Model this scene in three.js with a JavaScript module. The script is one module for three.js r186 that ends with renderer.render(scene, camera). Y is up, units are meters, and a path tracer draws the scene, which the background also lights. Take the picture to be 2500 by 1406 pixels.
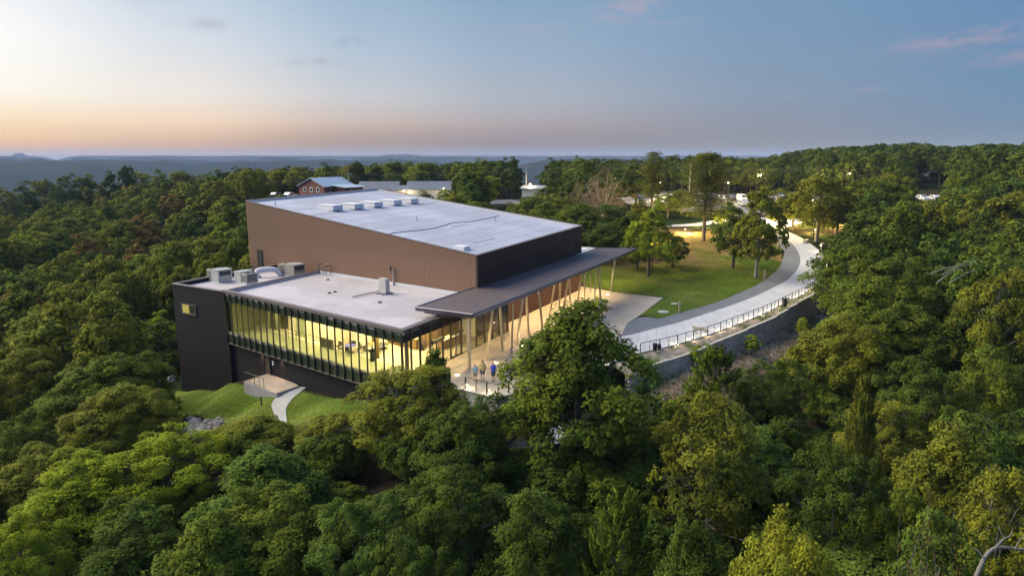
import * as THREE from 'three';
import { MarchingCubes } from 'three/addons/objects/MarchingCubes.js';
import { RectAreaLightUniformsLib } from 'three/addons/lights/RectAreaLightUniformsLib.js';
RectAreaLightUniformsLib.init();

// ───────────────────────── camera, sky, sun, exposure ─────────────────────────
const scene = new THREE.Scene();
const F = 1665, PITCH = Math.atan((703 - 380) / F), EYE = 20;   // a drone about 20 m above the plaza, looking slightly down
const camera = new THREE.PerspectiveCamera(2 * Math.atan(703 / F) * 180 / Math.PI, 1024 / 575, 0.5, 30000);
camera.position.set(0, EYE, 0);
camera.rotation.set(-PITCH, 0, 0);
const renderer = new THREE.WebGLRenderer({ antialias: true });
renderer.toneMapping = THREE.LinearToneMapping;
renderer.toneMappingExposure = 2.4;   // exposed for the dusk
renderer.shadowMap.enabled = true;

const SUN_AZ = -72, SUN_EL = 36;
const azel = (az, el) => { const a = az * Math.PI / 180, e = el * Math.PI / 180; return new THREE.Vector3(Math.sin(a) * Math.cos(e), Math.sin(e), -Math.cos(a) * Math.cos(e)); };
const sun = new THREE.DirectionalLight(new THREE.Color().setRGB(1, 0.9, 0.64), 3.1);
sun.name = 'sun';
sun.position.copy(azel(SUN_AZ, SUN_EL).multiplyScalar(300)); sun.target.position.set(0, 0, -80);
sun.position.add(sun.target.position);
sun.castShadow = true; sun.shadow.radius = 105; sun.shadow.mapSize.set(4096, 4096);
Object.assign(sun.shadow.camera, { left: -160, right: 160, top: 160, bottom: -160, near: 1, far: 700 });
scene.add(sun, sun.target);
scene.fog = new THREE.FogExp2(new THREE.Color().setRGB(0.48, 0.61, 0.97), 0.000085);

// ───────────────────────── small helpers ─────────────────────────
function rng(seed) { let s = seed >>> 0; return () => { s = (s + 0x6d2b79f5) | 0; let t = Math.imul(s ^ (s >>> 15), 1 | s); t = (t + Math.imul(t ^ (t >>> 7), 61 | t)) ^ t; return ((t ^ (t >>> 14)) >>> 0) / 4294967296; }; }
const clamp = (x, a, b) => Math.min(b, Math.max(a, x)), lerp = (a, b, t) => a + (b - a) * t;
const smooth = (a, b, x) => { const t = clamp((x - a) / (b - a), 0, 1); return t * t * (3 - 2 * t); };
function hash2(ix, iy, s = 0) { let h = Math.imul(ix, 374761393) + Math.imul(iy, 668265263) + Math.imul(s, 1274126177); h = Math.imul(h ^ (h >>> 13), 1274126177); return ((h ^ (h >>> 16)) >>> 0) / 4294967296; }
function noise2(x, y, s = 0) { const ix = Math.floor(x), iy = Math.floor(y), fx = x - ix, fy = y - iy, u = fx * fx * (3 - 2 * fx), v = fy * fy * (3 - 2 * fy); return lerp(lerp(hash2(ix, iy, s), hash2(ix + 1, iy, s), u), lerp(hash2(ix, iy + 1, s), hash2(ix + 1, iy + 1, s), u), v); }
function fbm(x, y, o = 4, s = 0) { let a = 0.5, t = 0, n = 0; for (let i = 0; i < o; i++) { t += a * noise2(x, y, s + i); n += a; a *= 0.5; x = x * 2.03 + 11.3; y = y * 2.03 + 5.7; } return t / n; }
const srgb = (c) => { c /= 255; return c <= 0.04045 ? c / 12.92 : ((c + 0.055) / 1.055) ** 2.4; };
const rgb = (r, g, b) => new THREE.Color().setRGB(r, g, b);
const V = (x, y, z) => new THREE.Vector3(x, y, z);

// the sky: dusk, the sun just down on the left; warm white glow there, slate blue to the right
{
  const EL = [0, 1, 2.5, 4.5, 8, 12, 25, 50, 90], Z = [100, 132, 178];
  const T = [
    [-180, 1.4, [112, 120, 148], [120, 122, 150], [122, 128, 158], [112, 130, 164], [102, 130, 170], [98, 130, 174], [96, 130, 178], [100, 134, 182], Z],
    [-125, 1.3, [150, 140, 150], [170, 150, 150], [190, 178, 174], [184, 188, 196], [165, 182, 204], [150, 178, 205], [130, 160, 200], [112, 146, 190], Z],
    [-85, 1.6, [217, 177, 132], [256, 199, 134], [255, 228, 180], [255, 244, 222], [252, 244, 236], [236, 236, 242], [180, 196, 220], [122, 152, 192], Z],
    [-60, 1.5, [217, 177, 132], [252, 200, 139], [255, 230, 188], [255, 247, 228], [253, 248, 242], [238, 240, 248], [185, 200, 222], [125, 155, 192], Z],
    [-37, 1, [216, 177, 132], [250, 202, 150], [258, 232, 192], [258, 254, 242], [258, 256, 253], [236, 241, 248], [172, 192, 216], [120, 150, 190], Z],
    [-25, 1, [196, 161, 130], [222, 181, 144], [250, 221, 190], [242, 234, 225], [220, 226, 232], [194, 211, 228], [142, 172, 206], [112, 144, 188], Z],
    [-12, 1, [172, 151, 130], [178, 154, 137], [206, 188, 176], [203, 205, 208], [181, 197, 214], [158, 184, 208], [130, 160, 198], [108, 140, 186], Z],
    [0, 1, [150, 138, 128], [153, 140, 136], [177, 166, 165], [175, 181, 190], [157, 178, 200], [138, 168, 194], [118, 150, 190], [106, 138, 184], Z],
    [20, 1, [146, 143, 134], [142, 142, 144], [141, 148, 162], [137, 155, 175], [128, 155, 182], [121, 155, 186], [108, 144, 188], [102, 136, 184], Z],
    [37, 1, [134, 145, 142], [127, 144, 154], [117, 143, 168], [111, 145, 175], [105, 142, 178], [101, 140, 182], [98, 136, 184], [100, 134, 182], Z],
    [80, 1.3, [116, 128, 152], [118, 130, 156], [116, 134, 164], [108, 134, 170], [102, 134, 174], [99, 134, 178], [96, 132, 180], [100, 134, 182], Z],
    [180, 1.4, [112, 120, 148], [120, 122, 150], [122, 128, 158], [112, 130, 164], [102, 130, 170], [98, 130, 174], [96, 130, 178], [100, 134, 182], Z],
  ].map(([az, k, ...c]) => [az, c.map((q, i) => q.map((v) => srgb(v) * (i > 6 ? 1 : k) * [1, 1, 1, 1, 1, 1, 1.3, 1.75, 1.9][i]))]);
  const pick = (tab, el) => { let i = 0; while (i < 7 && el > EL[i + 1]) i++; const t = smooth(0, 1, 0) + clamp((el - EL[i]) / (EL[i + 1] - EL[i]), 0, 1); return [0, 1, 2].map((c) => lerp(tab[i][c], tab[i + 1][c], t)); };
  const sky = (az, el) => { let i = 0; while (i < T.length - 2 && az > T[i + 1][0]) i++; const t = clamp((az - T[i][0]) / (T[i + 1][0] - T[i][0]), 0, 1), s = t * 0.5 + 0.5 * t * t * (3 - 2 * t), a = pick(T[i][1], el), b = pick(T[i + 1][1], el); return [0, 1, 2].map((c) => lerp(a[c], b[c], s)); };
  // wisps of dusk cloud: azimuth, elevation, size along, size across, tilt, strength, warm or cool
  const wisps = [[-26.5, 11.6, 2.3, 0.9, 0.35, 0.55, -0.4], [9.5, 11.3, 3.4, 0.85, 0.5, 0.55, 0.4], [2, 9.9, 3.2, 0.45, 0.12, 0.3, 0.35], [12, 10.1, 2.6, 0.25, 0.05, 0.22, 0.3], [32.5, 7.7, 6, 0.7, 0.18, 0.4, 0.3], [36, 6.4, 4, 0.5, 0.12, 0.3, 0.25], [-16, 7.1, 2.6, 0.3, 0.05, 0.32, -0.3], [-23, 9.4, 2.2, 0.4, 0.1, 0.3, -0.3], [22, 4.4, 1.4, 0.14, 0.1, 0.3, 0.4], [27, 4.7, 1.5, 0.16, 0.15, 0.3, 0.4], [-13, 8.7, 1.6, 0.3, 0.1, 0.25, -0.3],
    [-70, 14, 9, 1.6, 0.2, 0.4, 0.3], [60, 12, 9, 1.4, 0.15, 0.4, 0.3], [100, 16, 12, 2, 0.1, 0.4, 0.3], [-120, 15, 10, 1.6, 0.1, 0.4, 0.3], [150, 13, 10, 1.6, 0.1, 0.4, 0.3]];
  const W = 2048, H = 1024, data = new Float32Array(W * H * 4);
  for (let y = 0; y < H; y++) for (let x = 0; x < W; x++) {
    const el = ((y + 0.5) / H - 0.5) * 180, th = ((x + 0.5) / W - 0.5) * 2 * Math.PI, az = Math.atan2(Math.cos(th), -Math.sin(th)) * 180 / Math.PI;
    const c = sky(az, Math.max(0, el + (el < 6 ? (fbm(az * 0.07, el * 0.9, 3, 9) - 0.5) * 0.7 : 0)));
    if (el > 0 && el < 24) for (const [wa, we, sa, se, tilt, k, warm] of wisps) {
      const da = az - wa, de = el - we - da * tilt * 0.5;
      if (Math.abs(da) > sa * 2.4 || Math.abs(de) > se * 3) continue;
      const n = fbm(az * 1.1 + el * 0.8, el * 3.2 - az * 0.5, 5, 3), m = Math.exp(-((da / sa) ** 2) * 1.6 - ((de / se) ** 2) * 1.3) * smooth(0.3, 0.62, n) * k * 2.1;
      const to = warm > 0 ? [lerp(c[0], 0.5, 0.6), lerp(c[1], 0.42, 0.4), lerp(c[2], 0.45, 0.3)] : [c[0] * 0.72, c[1] * 0.68, c[2] * 0.7];
      for (let i = 0; i < 3; i++) c[i] = lerp(c[i], to[i], clamp(m, 0, 0.8));
    }
    const o = (y * W + x) * 4; data[o] = c[0] / 2.4; data[o + 1] = c[1] / 2.4; data[o + 2] = c[2] / 2.4; data[o + 3] = 1;
  }
  const t = new THREE.DataTexture(data, W, H, THREE.RGBAFormat, THREE.FloatType);
  t.mapping = THREE.EquirectangularReflectionMapping; t.magFilter = THREE.LinearFilter; t.needsUpdate = true;
  scene.background = t; scene.environment = t;
}

// ───────────────────────── mesh building ─────────────────────────
const used = {};
const numbered = (n) => { const k = used[n] = (used[n] ?? -1) + 1; return k ? n + '_' + String(k).padStart(3, '0') : n; };
function tag(o, label, category, group, kind) { if (label) o.userData.label = label; if (category) o.userData.category = category; if (group) o.userData.group = group; if (kind) o.userData.kind = kind; return o; }
function thing(name, label, category, pos = [0, 0, 0], turn = 0, group) { const o = new THREE.Group(); o.name = numbered(name); o.position.set(...pos); o.rotation.y = turn; scene.add(o); return tag(o, label, category, group); }
function structure(mesh, label) { mesh.userData.kind = 'structure'; if (label) mesh.userData.label = label; return mesh; }
function copyOf(root, pos, turn, label, group) { const c = root.clone(); c.userData = { ...root.userData }; c.name = numbered(root.userData.base ?? root.name.replace(/_\d+$/, '')); c.position.set(...pos); c.rotation.y = turn; if (label) c.userData.label = label; if (group) c.userData.group = group; scene.add(c); return c; }
function mesh(name, geo, mat, parent) {
  const m = new THREE.Mesh(geo, mat); m.name = parent && parent !== scene ? name : numbered(name); m.castShadow = m.receiveShadow = true; (parent ?? scene).add(m); return m;
}
class MB {   // collects flat quads, boxes, tubes and prisms for one mesh
  constructor() { this.p = []; this.n = []; this.t = []; this.c = null; }
  vert(p, n, u, v) { this.p.push(p.x, p.y, p.z); this.n.push(n.x, n.y, n.z); this.t.push(u, v); }
  tri(a, b, c) {
    const n = b.clone().sub(a).cross(c.clone().sub(a)).normalize(), up = Math.abs(n.y) > 0.7;
    for (const q of [a, b, c]) this.vert(q, n, up ? q.x : Math.abs(n.x) > Math.abs(n.z) ? q.z : q.x, up ? q.z : q.y);
    return this;
  }
  quad(a, b, c, d) { const n = b.clone().sub(a).cross(d.clone().sub(a)); if (n.lengthSq() < 1e-14) n.copy(c.clone().sub(b).cross(d.clone().sub(b))); n.normalize(); const lu = b.distanceTo(a), lv = d.distanceTo(a); for (const [q, u, v] of [[a, 0, 0], [b, lu, 0], [c, lu, lv], [a, 0, 0], [c, lu, lv], [d, 0, lv]]) this.vert(q, n, u, v); return this; }
  hex(c) { // 8 corners: 0-3 bottom ring, 4-7 top ring, counter-clockwise seen from above
    this.quad(c[3], c[2], c[1], c[0]).quad(c[4], c[5], c[6], c[7]);
    for (let i = 0; i < 4; i++) { const j = (i + 1) % 4; this.quad(c[i], c[j], c[j + 4], c[i + 4]); }
    return this;
  }
  obox(o, x, y, z) { const q = (a, b, c) => o.clone().addScaledVector(x, a).addScaledVector(y, b).addScaledVector(z, c); if (x.clone().cross(y).dot(z) < 0) x = x.clone().negate(); return this.hex([q(-1, -1, 1), q(1, -1, 1), q(1, -1, -1), q(-1, -1, -1), q(-1, 1, 1), q(1, 1, 1), q(1, 1, -1), q(-1, 1, -1)]); }
  box(x, y, z, w, h, d, turn = 0) { const c = Math.cos(turn), s = Math.sin(turn); return this.obox(V(x, y, z), V(c * w / 2, 0, -s * w / 2), V(0, h / 2, 0), V(s * d / 2, 0, c * d / 2)); }
  beam(a, b, w, h, up = V(0, 1, 0)) { const d = b.clone().sub(a), l = d.length(); d.normalize(); const s = d.clone().cross(up).normalize(), u = s.clone().cross(d).normalize(); return this.obox(a.clone().add(b).multiplyScalar(0.5), d.multiplyScalar(l / 2), u.multiplyScalar(h / 2), s.multiplyScalar(w / 2)); }
  tube(pts, rad, seg = 8, cap = true) {
    let ref = V(0.3, 0.1, 1).normalize(); const rings = [];
    for (let i = 0; i < pts.length; i++) {
      const d = (pts[Math.min(i + 1, pts.length - 1)]).clone().sub(pts[Math.max(i - 1, 0)]).normalize();
      if (Math.abs(d.dot(ref)) > 0.95) ref = V(1, 0.2, 0).normalize();
      const u = ref.clone().cross(d).normalize(), v = d.clone().cross(u), r = Array.isArray(rad) ? rad[i] : rad, ring = [];
      for (let k = 0; k <= seg; k++) { const a = k / seg * 2 * Math.PI, n = u.clone().multiplyScalar(Math.cos(a)).addScaledVector(v, Math.sin(a)); ring.push([pts[i].clone().addScaledVector(n, r), n, k / seg]); }
      rings.push(ring); ref = u.clone().cross(d).multiplyScalar(-1).normalize().lengthSq() ? ref : ref;
    }
    let l = 0;
    for (let i = 0; i + 1 < rings.length; i++) {
      const l2 = l + pts[i].distanceTo(pts[i + 1]);
      for (let k = 0; k < seg; k++) { const A = rings[i][k], B = rings[i][k + 1], C = rings[i + 1][k + 1], D = rings[i + 1][k]; for (const [q, y] of [[A, l], [B, l], [C, l2], [A, l], [C, l2], [D, l2]]) this.vert(q[0], q[1], q[2], y); }
      l = l2;
    }
    if (cap) for (const [r, s] of [[rings[0], -1], [rings.at(-1), 1]]) { const c = pts[s < 0 ? 0 : pts.length - 1]; for (let k = 0; k < seg; k++) s > 0 ? this.tri(c, r[k][0], r[k + 1][0]) : this.tri(c, r[k + 1][0], r[k][0]); }
    return this;
  }
  cyl(a, b, r1, r2 = r1, seg = 12) { return this.tube([a, b], [r1, r2], seg); }
  ball(c, r, seg = 10, sy = 1) { const g = new THREE.SphereGeometry(r, seg, Math.max(6, seg * 0.7 | 0)).toNonIndexed(), P = g.attributes.position, N = g.attributes.normal; for (let i = 0; i < P.count; i++) this.vert(V(P.getX(i) + c.x, P.getY(i) * sy + c.y, P.getZ(i) + c.z), V(N.getX(i), N.getY(i), N.getZ(i)), 0, 0); return this; }
  prism(pts, yb, yt) { // plan polygon (x, z)
    const fb = typeof yb === 'function' ? yb : () => yb, ft = typeof yt === 'function' ? yt : () => yt;
    let area = 0; pts.forEach((p, i) => { const q = pts[(i + 1) % pts.length]; area += p[0] * q[1] - q[0] * p[1]; });
    const P = area > 0 ? [...pts].reverse() : pts;   // counter-clockwise seen from above (y up, z towards the viewer)
    const T = THREE.ShapeUtils.triangulateShape(P.map((p) => new THREE.Vector2(p[0], -p[1])), []);
    const lo = P.map((p) => V(p[0], fb(p[0], p[1]), p[1])), hi = P.map((p) => V(p[0], ft(p[0], p[1]), p[1]));
    for (const [a, b, c] of T) { this.tri(hi[a], hi[b], hi[c]); this.tri(lo[c], lo[b], lo[a]); }
    for (let i = 0; i < P.length; i++) { const j = (i + 1) % P.length; this.quad(lo[i], lo[j], hi[j], hi[i]); }
    return this;
  }
  geo() {
    const g = new THREE.BufferGeometry();
    g.setAttribute('position', new THREE.Float32BufferAttribute(this.p, 3)); g.setAttribute('normal', new THREE.Float32BufferAttribute(this.n, 3)); g.setAttribute('uv', new THREE.Float32BufferAttribute(this.t, 2));
    if (this.c) g.setAttribute('color', new THREE.Float32BufferAttribute(this.c, 3));
    return g;
  }
  build(name, mat, parent) { return mesh(name, this.geo(), mat, parent); }
}

// ───────────────────────── procedural textures and materials ─────────────────────────
function canvasLike(n, fn, color) {
  const d = new Uint8Array(n * n * 4);
  for (let y = 0; y < n; y++) for (let x = 0; x < n; x++) { const c = fn(x / n, y / n, x, y), o = (y * n + x) * 4; for (let i = 0; i < 3; i++) d[o + i] = clamp(Math.round((Array.isArray(c) ? c[i] : c) * 255), 0, 255); d[o + 3] = 255; }
  const t = new THREE.DataTexture(d, n, n, THREE.RGBAFormat); t.wrapS = t.wrapT = THREE.RepeatWrapping; t.magFilter = THREE.LinearFilter; if (color) t.colorSpace = THREE.SRGBColorSpace; t.needsUpdate = true; return t;
}
const tileFbm = (u, v, f, o, s) => { // periodic noise on the unit square
  let a = 0.5, t = 0, n = 0;
  for (let i = 0; i < o; i++) { const F2 = f << i, x = u * F2, y = v * F2, ix = Math.floor(x), iy = Math.floor(y), fx = x - ix, fy = y - iy, w = fx * fx * (3 - 2 * fx), z = fy * fy * (3 - 2 * fy), h = (p, q) => hash2((p % F2 + F2) % F2, (q % F2 + F2) % F2, s + i); t += a * lerp(lerp(h(ix, iy), h(ix + 1, iy), w), lerp(h(ix, iy + 1), h(ix + 1, iy + 1), w), z); n += a; a *= 0.55; }
  return t / n;
};
const rep = (t, s) => { const c = t.clone(); c.repeat.set(s, s); c.needsUpdate = true; return c; };
const mottle = canvasLike(512, (u, v) => 0.72 + 0.28 * (tileFbm(u, v, 4, 7, 1) * 1.5 - 0.25));
const grime = canvasLike(512, (u, v) => { const a = tileFbm(u, v, 3, 6, 21), b = tileFbm(u, v, 24, 3, 31); return 0.8 + 0.2 * smooth(0.25, 0.62, a) - 0.06 * smooth(0.6, 0.75, b); });
const speck = canvasLike(512, (u, v) => { const a = tileFbm(u, v, 64, 3, 41), b = tileFbm(u, v, 5, 5, 51); return 0.62 + 0.3 * b + 0.25 * (a - 0.5); });
const streak = canvasLike(512, (u, v) => { const a = tileFbm(u, v * 0.08, 24, 4, 61), b = tileFbm(u, v, 4, 4, 63); return 0.66 + 0.4 * (a * 0.7 + b * 0.5 - 0.1); });
const bumpy = canvasLike(512, (u, v) => tileFbm(u, v, 16, 6, 71));
function matte(o = {}) { return new THREE.MeshPhysicalMaterial({ roughness: 1, specularIntensity: 0, vertexColors: true, ...o }); }
function std(r, g, b, o = {}) { const m = new THREE.MeshStandardMaterial({ color: rgb(r, g, b), roughness: 0.85, metalness: 0, ...o }); return m; }
function matteStd(r, g, b, o = {}) { return new THREE.MeshPhysicalMaterial({ color: rgb(r, g, b), roughness: 0.7, specularIntensity: 0.25, ...o }); }
const M = {
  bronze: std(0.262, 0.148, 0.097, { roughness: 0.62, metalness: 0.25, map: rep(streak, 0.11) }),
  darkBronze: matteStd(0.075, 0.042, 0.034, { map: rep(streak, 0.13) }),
  charcoal: matteStd(0.020, 0.017, 0.021, { map: rep(mottle, 0.07) }),
  canopyMetal: std(0.115, 0.085, 0.088, { roughness: 0.55, metalness: 0.1, map: rep(streak, 0.17) }),
  fin: std(0.060, 0.058, 0.030, { roughness: 0.5, metalness: 0.2 }),
  spandrel: std(0.045, 0.058, 0.034, { roughness: 0.3, metalness: 0.2, map: rep(mottle, 0.3) }),
  coping: std(0.17, 0.14, 0.14, { roughness: 0.45, metalness: 0.5 }),
  membrane: std(0.35, 0.355, 0.455, { roughness: 0.8, map: rep(grime, 0.045) }),
  membraneLow: std(0.41, 0.37, 0.41, { roughness: 0.8, map: rep(grime, 0.06) }),
  membraneWhite: std(0.55, 0.54, 0.57, { roughness: 0.7 }),
  seam: std(0.19, 0.18, 0.2, { roughness: 0.9 }),
  concrete: std(0.46, 0.44, 0.45, { map: rep(speck, 0.16), bumpMap: rep(bumpy, 0.5), bumpScale: 0.004 }),
  plaza: std(0.42, 0.36, 0.30, { map: rep(speck, 0.13), bumpMap: rep(bumpy, 0.5), bumpScale: 0.004 }),
  joint: std(0.16, 0.14, 0.13),
  walkway: std(0.50, 0.50, 0.55, { map: rep(speck, 0.16), bumpMap: rep(bumpy, 0.5), bumpScale: 0.004 }),
  asphalt: std(0.125, 0.137, 0.175, { map: rep(speck, 0.22), roughness: 0.9, bumpMap: rep(bumpy, 1.2), bumpScale: 0.006 }),
  road: std(0.16, 0.16, 0.17, { map: rep(speck, 0.1), roughness: 0.9 }),
  gravel: std(0.30, 0.26, 0.23, { map: rep(speck, 0.35), bumpMap: rep(bumpy, 1.5), bumpScale: 0.05, roughness: 1 }),
  galv: std(0.42, 0.42, 0.43, { roughness: 0.45, metalness: 0.5, map: rep(mottle, 0.5) }),
  hvac: std(0.46, 0.45, 0.44, { roughness: 0.5, metalness: 0.2, map: rep(mottle, 0.4) }),
  hvacTan: std(0.30, 0.27, 0.23, { roughness: 0.5, metalness: 0.2, map: rep(mottle, 0.4) }),
  grille: std(0.045, 0.045, 0.048, { roughness: 0.6, metalness: 0.3 }),
  black: std(0.018, 0.018, 0.02, { roughness: 0.5, metalness: 0.3 }),
  column: std(0.48, 0.41, 0.27, { roughness: 0.5, metalness: 0.2 }),
  soffit: std(0.42, 0.28, 0.15, { roughness: 0.6, map: rep(streak, 0.3) }),
  cream: std(0.72, 0.67, 0.54, { roughness: 0.8 }),
  white: std(0.78, 0.77, 0.74, { roughness: 0.7 }),
  floor: std(0.52, 0.49, 0.40, { roughness: 0.45, map: rep(mottle, 0.12) }),
  wood: std(0.40, 0.23, 0.09, { roughness: 0.5, map: rep(streak, 0.5) }),
  chair: std(0.05, 0.05, 0.055, { roughness: 0.5 }),
  blueCloth: std(0.10, 0.10, 0.42, { roughness: 0.8 }),
  capStone: std(0.46, 0.42, 0.38, { map: rep(speck, 0.5) }),
  post: std(0.36, 0.32, 0.24, { map: rep(streak, 1) }),
  redSiding: std(0.26, 0.10, 0.075, { map: rep(streak, 0.4) }),
  blueRoof: std(0.36, 0.42, 0.52, { roughness: 0.5, metalness: 0.3 }),
  greyRoof: std(0.13, 0.14, 0.18, { roughness: 0.6, metalness: 0.2 }),
  window: std(0.02, 0.024, 0.03, { roughness: 0.1 }),
  bark: std(0.10, 0.082, 0.066, { map: rep(streak, 0.6), roughness: 1 }),
  barkPale: std(0.24, 0.22, 0.2, { map: rep(streak, 0.6), roughness: 1 }),
};
const glow = (r, g, b, k) => new THREE.MeshStandardMaterial({ color: 0x000000, emissive: rgb(r, g, b), emissiveIntensity: k, roughness: 1 });
const WARM = [1, 0.74, 0.34];
M.lamp = glow(1, 0.8, 0.45, 6); M.panelLight = glow(1, 0.85, 0.5, 3); M.exit = glow(0.05, 1, 0.35, 1.6);
M.glass = new THREE.MeshPhysicalMaterial({ color: rgb(0.90, 0.91, 0.79), roughness: 0, metalness: 0, transmission: 1, thickness: 0, ior: 1.5 });
M.clearGlass = new THREE.MeshPhysicalMaterial({ color: rgb(0.9, 0.92, 0.88), roughness: 0, transmission: 1, thickness: 0, ior: 1.5 });
// ───────────────────────── the lie of the land ─────────────────────────
const yPlateau = (z) => 6.3 * smooth(95, 215, -z);
const LOW = [[-41.5, -82, -9], [-36.5, -76, -8.0], [-36, -71, -9.0], [-31.5, -75, -5.5], [-30, -70.8, -5.0], [-28, -66, -7.2], [-26.5, -68, -4.9], [-24.6, -67.2, -3.95], [-22.4, -68.3, -3.85], [-21.5, -66.4, -3.75], [-24, -64, -4.9], [-24.5, -60.5, -6.4], [-20, -66, -3.4], [-16, -61.5, -3.4], [-14, -61.8, -2.6], [-8, -57.3, -1.8], [-4, -54, -1.6], [-1, -52.5, -1.9], [-12, -52, -5.2], [0, -46, -5.2], [6, -57, -2.4], [13, -63.5, -2.5], [15, -55, -5], [24, -72.5, -2.9], [35, -82.5, -3.5], [30, -68, -5.2], [46, -96, -3.8], [45, -80, -6], [56, -112, -2.4], [62, -100, -6],
  [0, -30, -9], [-20, -40, -9.5], [20, -40, -8.5], [40, -50, -8.5], [-45, -50, -14], [-60, -70, -14.5], [0, -8, -12], [-30, -20, -14], [40, -20, -11], [0, 25, -16], [-60, 0, -20], [60, 0, -14],
  [-55, -88, -12], [-60, -100, -13], [-80, -150, -14], [-50, -120, -10], [-60, -170, -7], [-120, -100, -24], [-110, -200, -12], [-60, -230, 1], [-150, -300, -6], [-100, -330, 1], [-200, -250, -20], [-250, -350, -22], [-180, -400, -8], [-300, -150, -60], [-200, -60, -46], [-120, -40, -34],
  [-40, -150, -3], [-10, -150, 3], [-40, -200, 5.5], [-20, -230, 7], [-70, -220, 6], [10, -190, 6.5], [30, -200, 6.5], [60, -220, 6.3], [100, -215, 6.6], [60, -260, 7], [0, -300, 6], [-60, -300, 4], [0, -420, -14], [-100, -450, -24], [50, -430, -6], [150, -300, 10], [200, -350, 15], [160, -240, 8.5],
  [70, -95, -6], [80, -80, -7.5], [92, -120, -4], [100, -150, 0.5], [85, -168, 4.5], [120, -190, 7], [150, -180, 7.5], [130, -140, 2], [120, -100, -5], [160, -120, -2], [200, -200, 13], [250, -300, 21], [300, -250, 24], [260, -160, 8], [200, -120, 0], [100, -60, -10], [150, -80, -8], [250, -80, -10], [-20, -95, -4], [-35, -110, -7], [-10, -125, 0.5]];
for (const [x, z] of [[0, -70], [10, -90], [20, -85], [16, -100], [30, -110], [40, -125], [50, -150], [25, -140], [60, -170], [35, -160], [8, -112], [55, -130], [42, -108], [28, -95], [15, -75]]) LOW.push([x, z, yPlateau(z)]);
function curve(line, n) { const c = new THREE.CatmullRomCurve3(line.map(([x, z]) => V(x, 0, z)), false, 'centripetal'); return c.getSpacedPoints(n).map((p) => [p.x, p.z]); }
const CP = Math.cos(PITCH), SP = Math.sin(PITCH);
const sight = (px, py) => { const x = (px - 1250) / F, y = (703 - py) / F; return V(x, y * CP - SP, -(CP + y * SP)); };
// the curving drive: inner asphalt band, outer concrete walkway (edges traced, then set on the rising plateau)
const px3 = (l) => l.map(([x, y]) => { const r = sight(1480 + x / 3.348, 520 + y / 3.348); let t = 20; while (EYE + r.y * t > yPlateau(r.z * t) && t < 400) t += 0.05; return [r.x * t, r.z * t]; });
const inner = curve(px3([[170, 905], [300, 850], [430, 862], [560, 826], [700, 790], [900, 730], [1100, 650], [1250, 580], [1350, 510], [1420, 440], [1445, 370], [1440, 310], [1415, 250], [1375, 185]]), 90);
const middle = curve(px3([[120, 1012], [210, 995], [400, 945], [600, 895], [800, 830], [1000, 765], [1200, 690], [1350, 620], [1480, 550], [1560, 470], [1590, 400], [1580, 340], [1540, 270], [1480, 220], [1372, 165]]), 90);
const outer = curve([[9.6, -64.2], ...px3([[300, 1140], [480, 1100], [700, 1040], [900, 975], [1100, 900], [1300, 820], [1500, 720], [1640, 650], [1740, 575], [1800, 500], [1815, 430], [1780, 340], [1640, 230], [1550, 180], [1430, 130]])], 90);
const PLAT = [[-8.2, -60.6], [-4.0, -57.8], [-1.4, -56.0], [9.0, -65.2], ...outer.map((p, i) => { const a = outer[Math.max(0, i - 1)], b = outer[Math.min(outer.length - 1, i + 1)], l = Math.hypot(b[0] - a[0], b[1] - a[1]); return [p[0] + (b[1] - a[1]) / l * 0.25, p[1] - (b[0] - a[0]) / l * 0.25]; }).filter((p) => p[0] > 9.5), [62, -162], [50, -160], [30, -150], [12, -120], [0, -90], [-6, -66]];
function inside(poly, x, z) { let r = false; for (let i = 0, j = poly.length - 1; i < poly.length; j = i++) { const [xi, zi] = poly[i], [xj, zj] = poly[j]; if ((zi > z) !== (zj > z) && x < (xj - xi) * (z - zi) / (zj - zi) + xi) r = !r; } return r; }
function edgeDist(poly, x, z) { let m = 1e9; for (let i = 0, j = poly.length - 1; i < poly.length; j = i++) { const [ax, az] = poly[j], [bx, bz] = poly[i], t = clamp(((x - ax) * (bx - ax) + (z - az) * (bz - az)) / ((bx - ax) ** 2 + (bz - az) ** 2 || 1e-9), 0, 1); m = Math.min(m, Math.hypot(x - ax - t * (bx - ax), z - az - t * (bz - az))); } return m; }
function hFar(x, z) {
  const r = Math.hypot(x, z), w = 1 / 1700, n = smooth(0.5, 0.99, 1 - Math.abs(2 * fbm(x * w + 3.1, z * w * 1.7 + 8.4, 4, 200) - 1)), m = fbm(x / 900, z / 900, 4, 230);
  let y = -225 + 235 * Math.pow(n, 1.6) * smooth(900, 3600, r) + 70 * (m - 0.45) + 95 * smooth(4200, 9500, r) + 8 * (fbm(x / 160, z / 160, 3, 250) - 0.5);
  const cap = 16 + r * 0.0004; if (y > cap - 30) y = cap - 30 + 30 * (1 - Math.exp(-(y - cap + 30) / 30));
  const bump = (az, d, wa, wd, h) => h * Math.exp(-(((Math.atan2(x, -z) * 180 / Math.PI - az) / wa) ** 2) - (((r - d) / wd) ** 2));
  y = Math.max(y, -230 + bump(36.9, 2600, 2.6, 700, 312), -230 + bump(12.9, 4200, 1.8, 900, 252), -200 + bump(-35.4, 8600, 1.3, 900, 252), -230 + bump(17, 3600, 2.2, 700, 246), -220 + bump(-9, 7200, 7, 1200, 256));
  return y;
}
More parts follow.
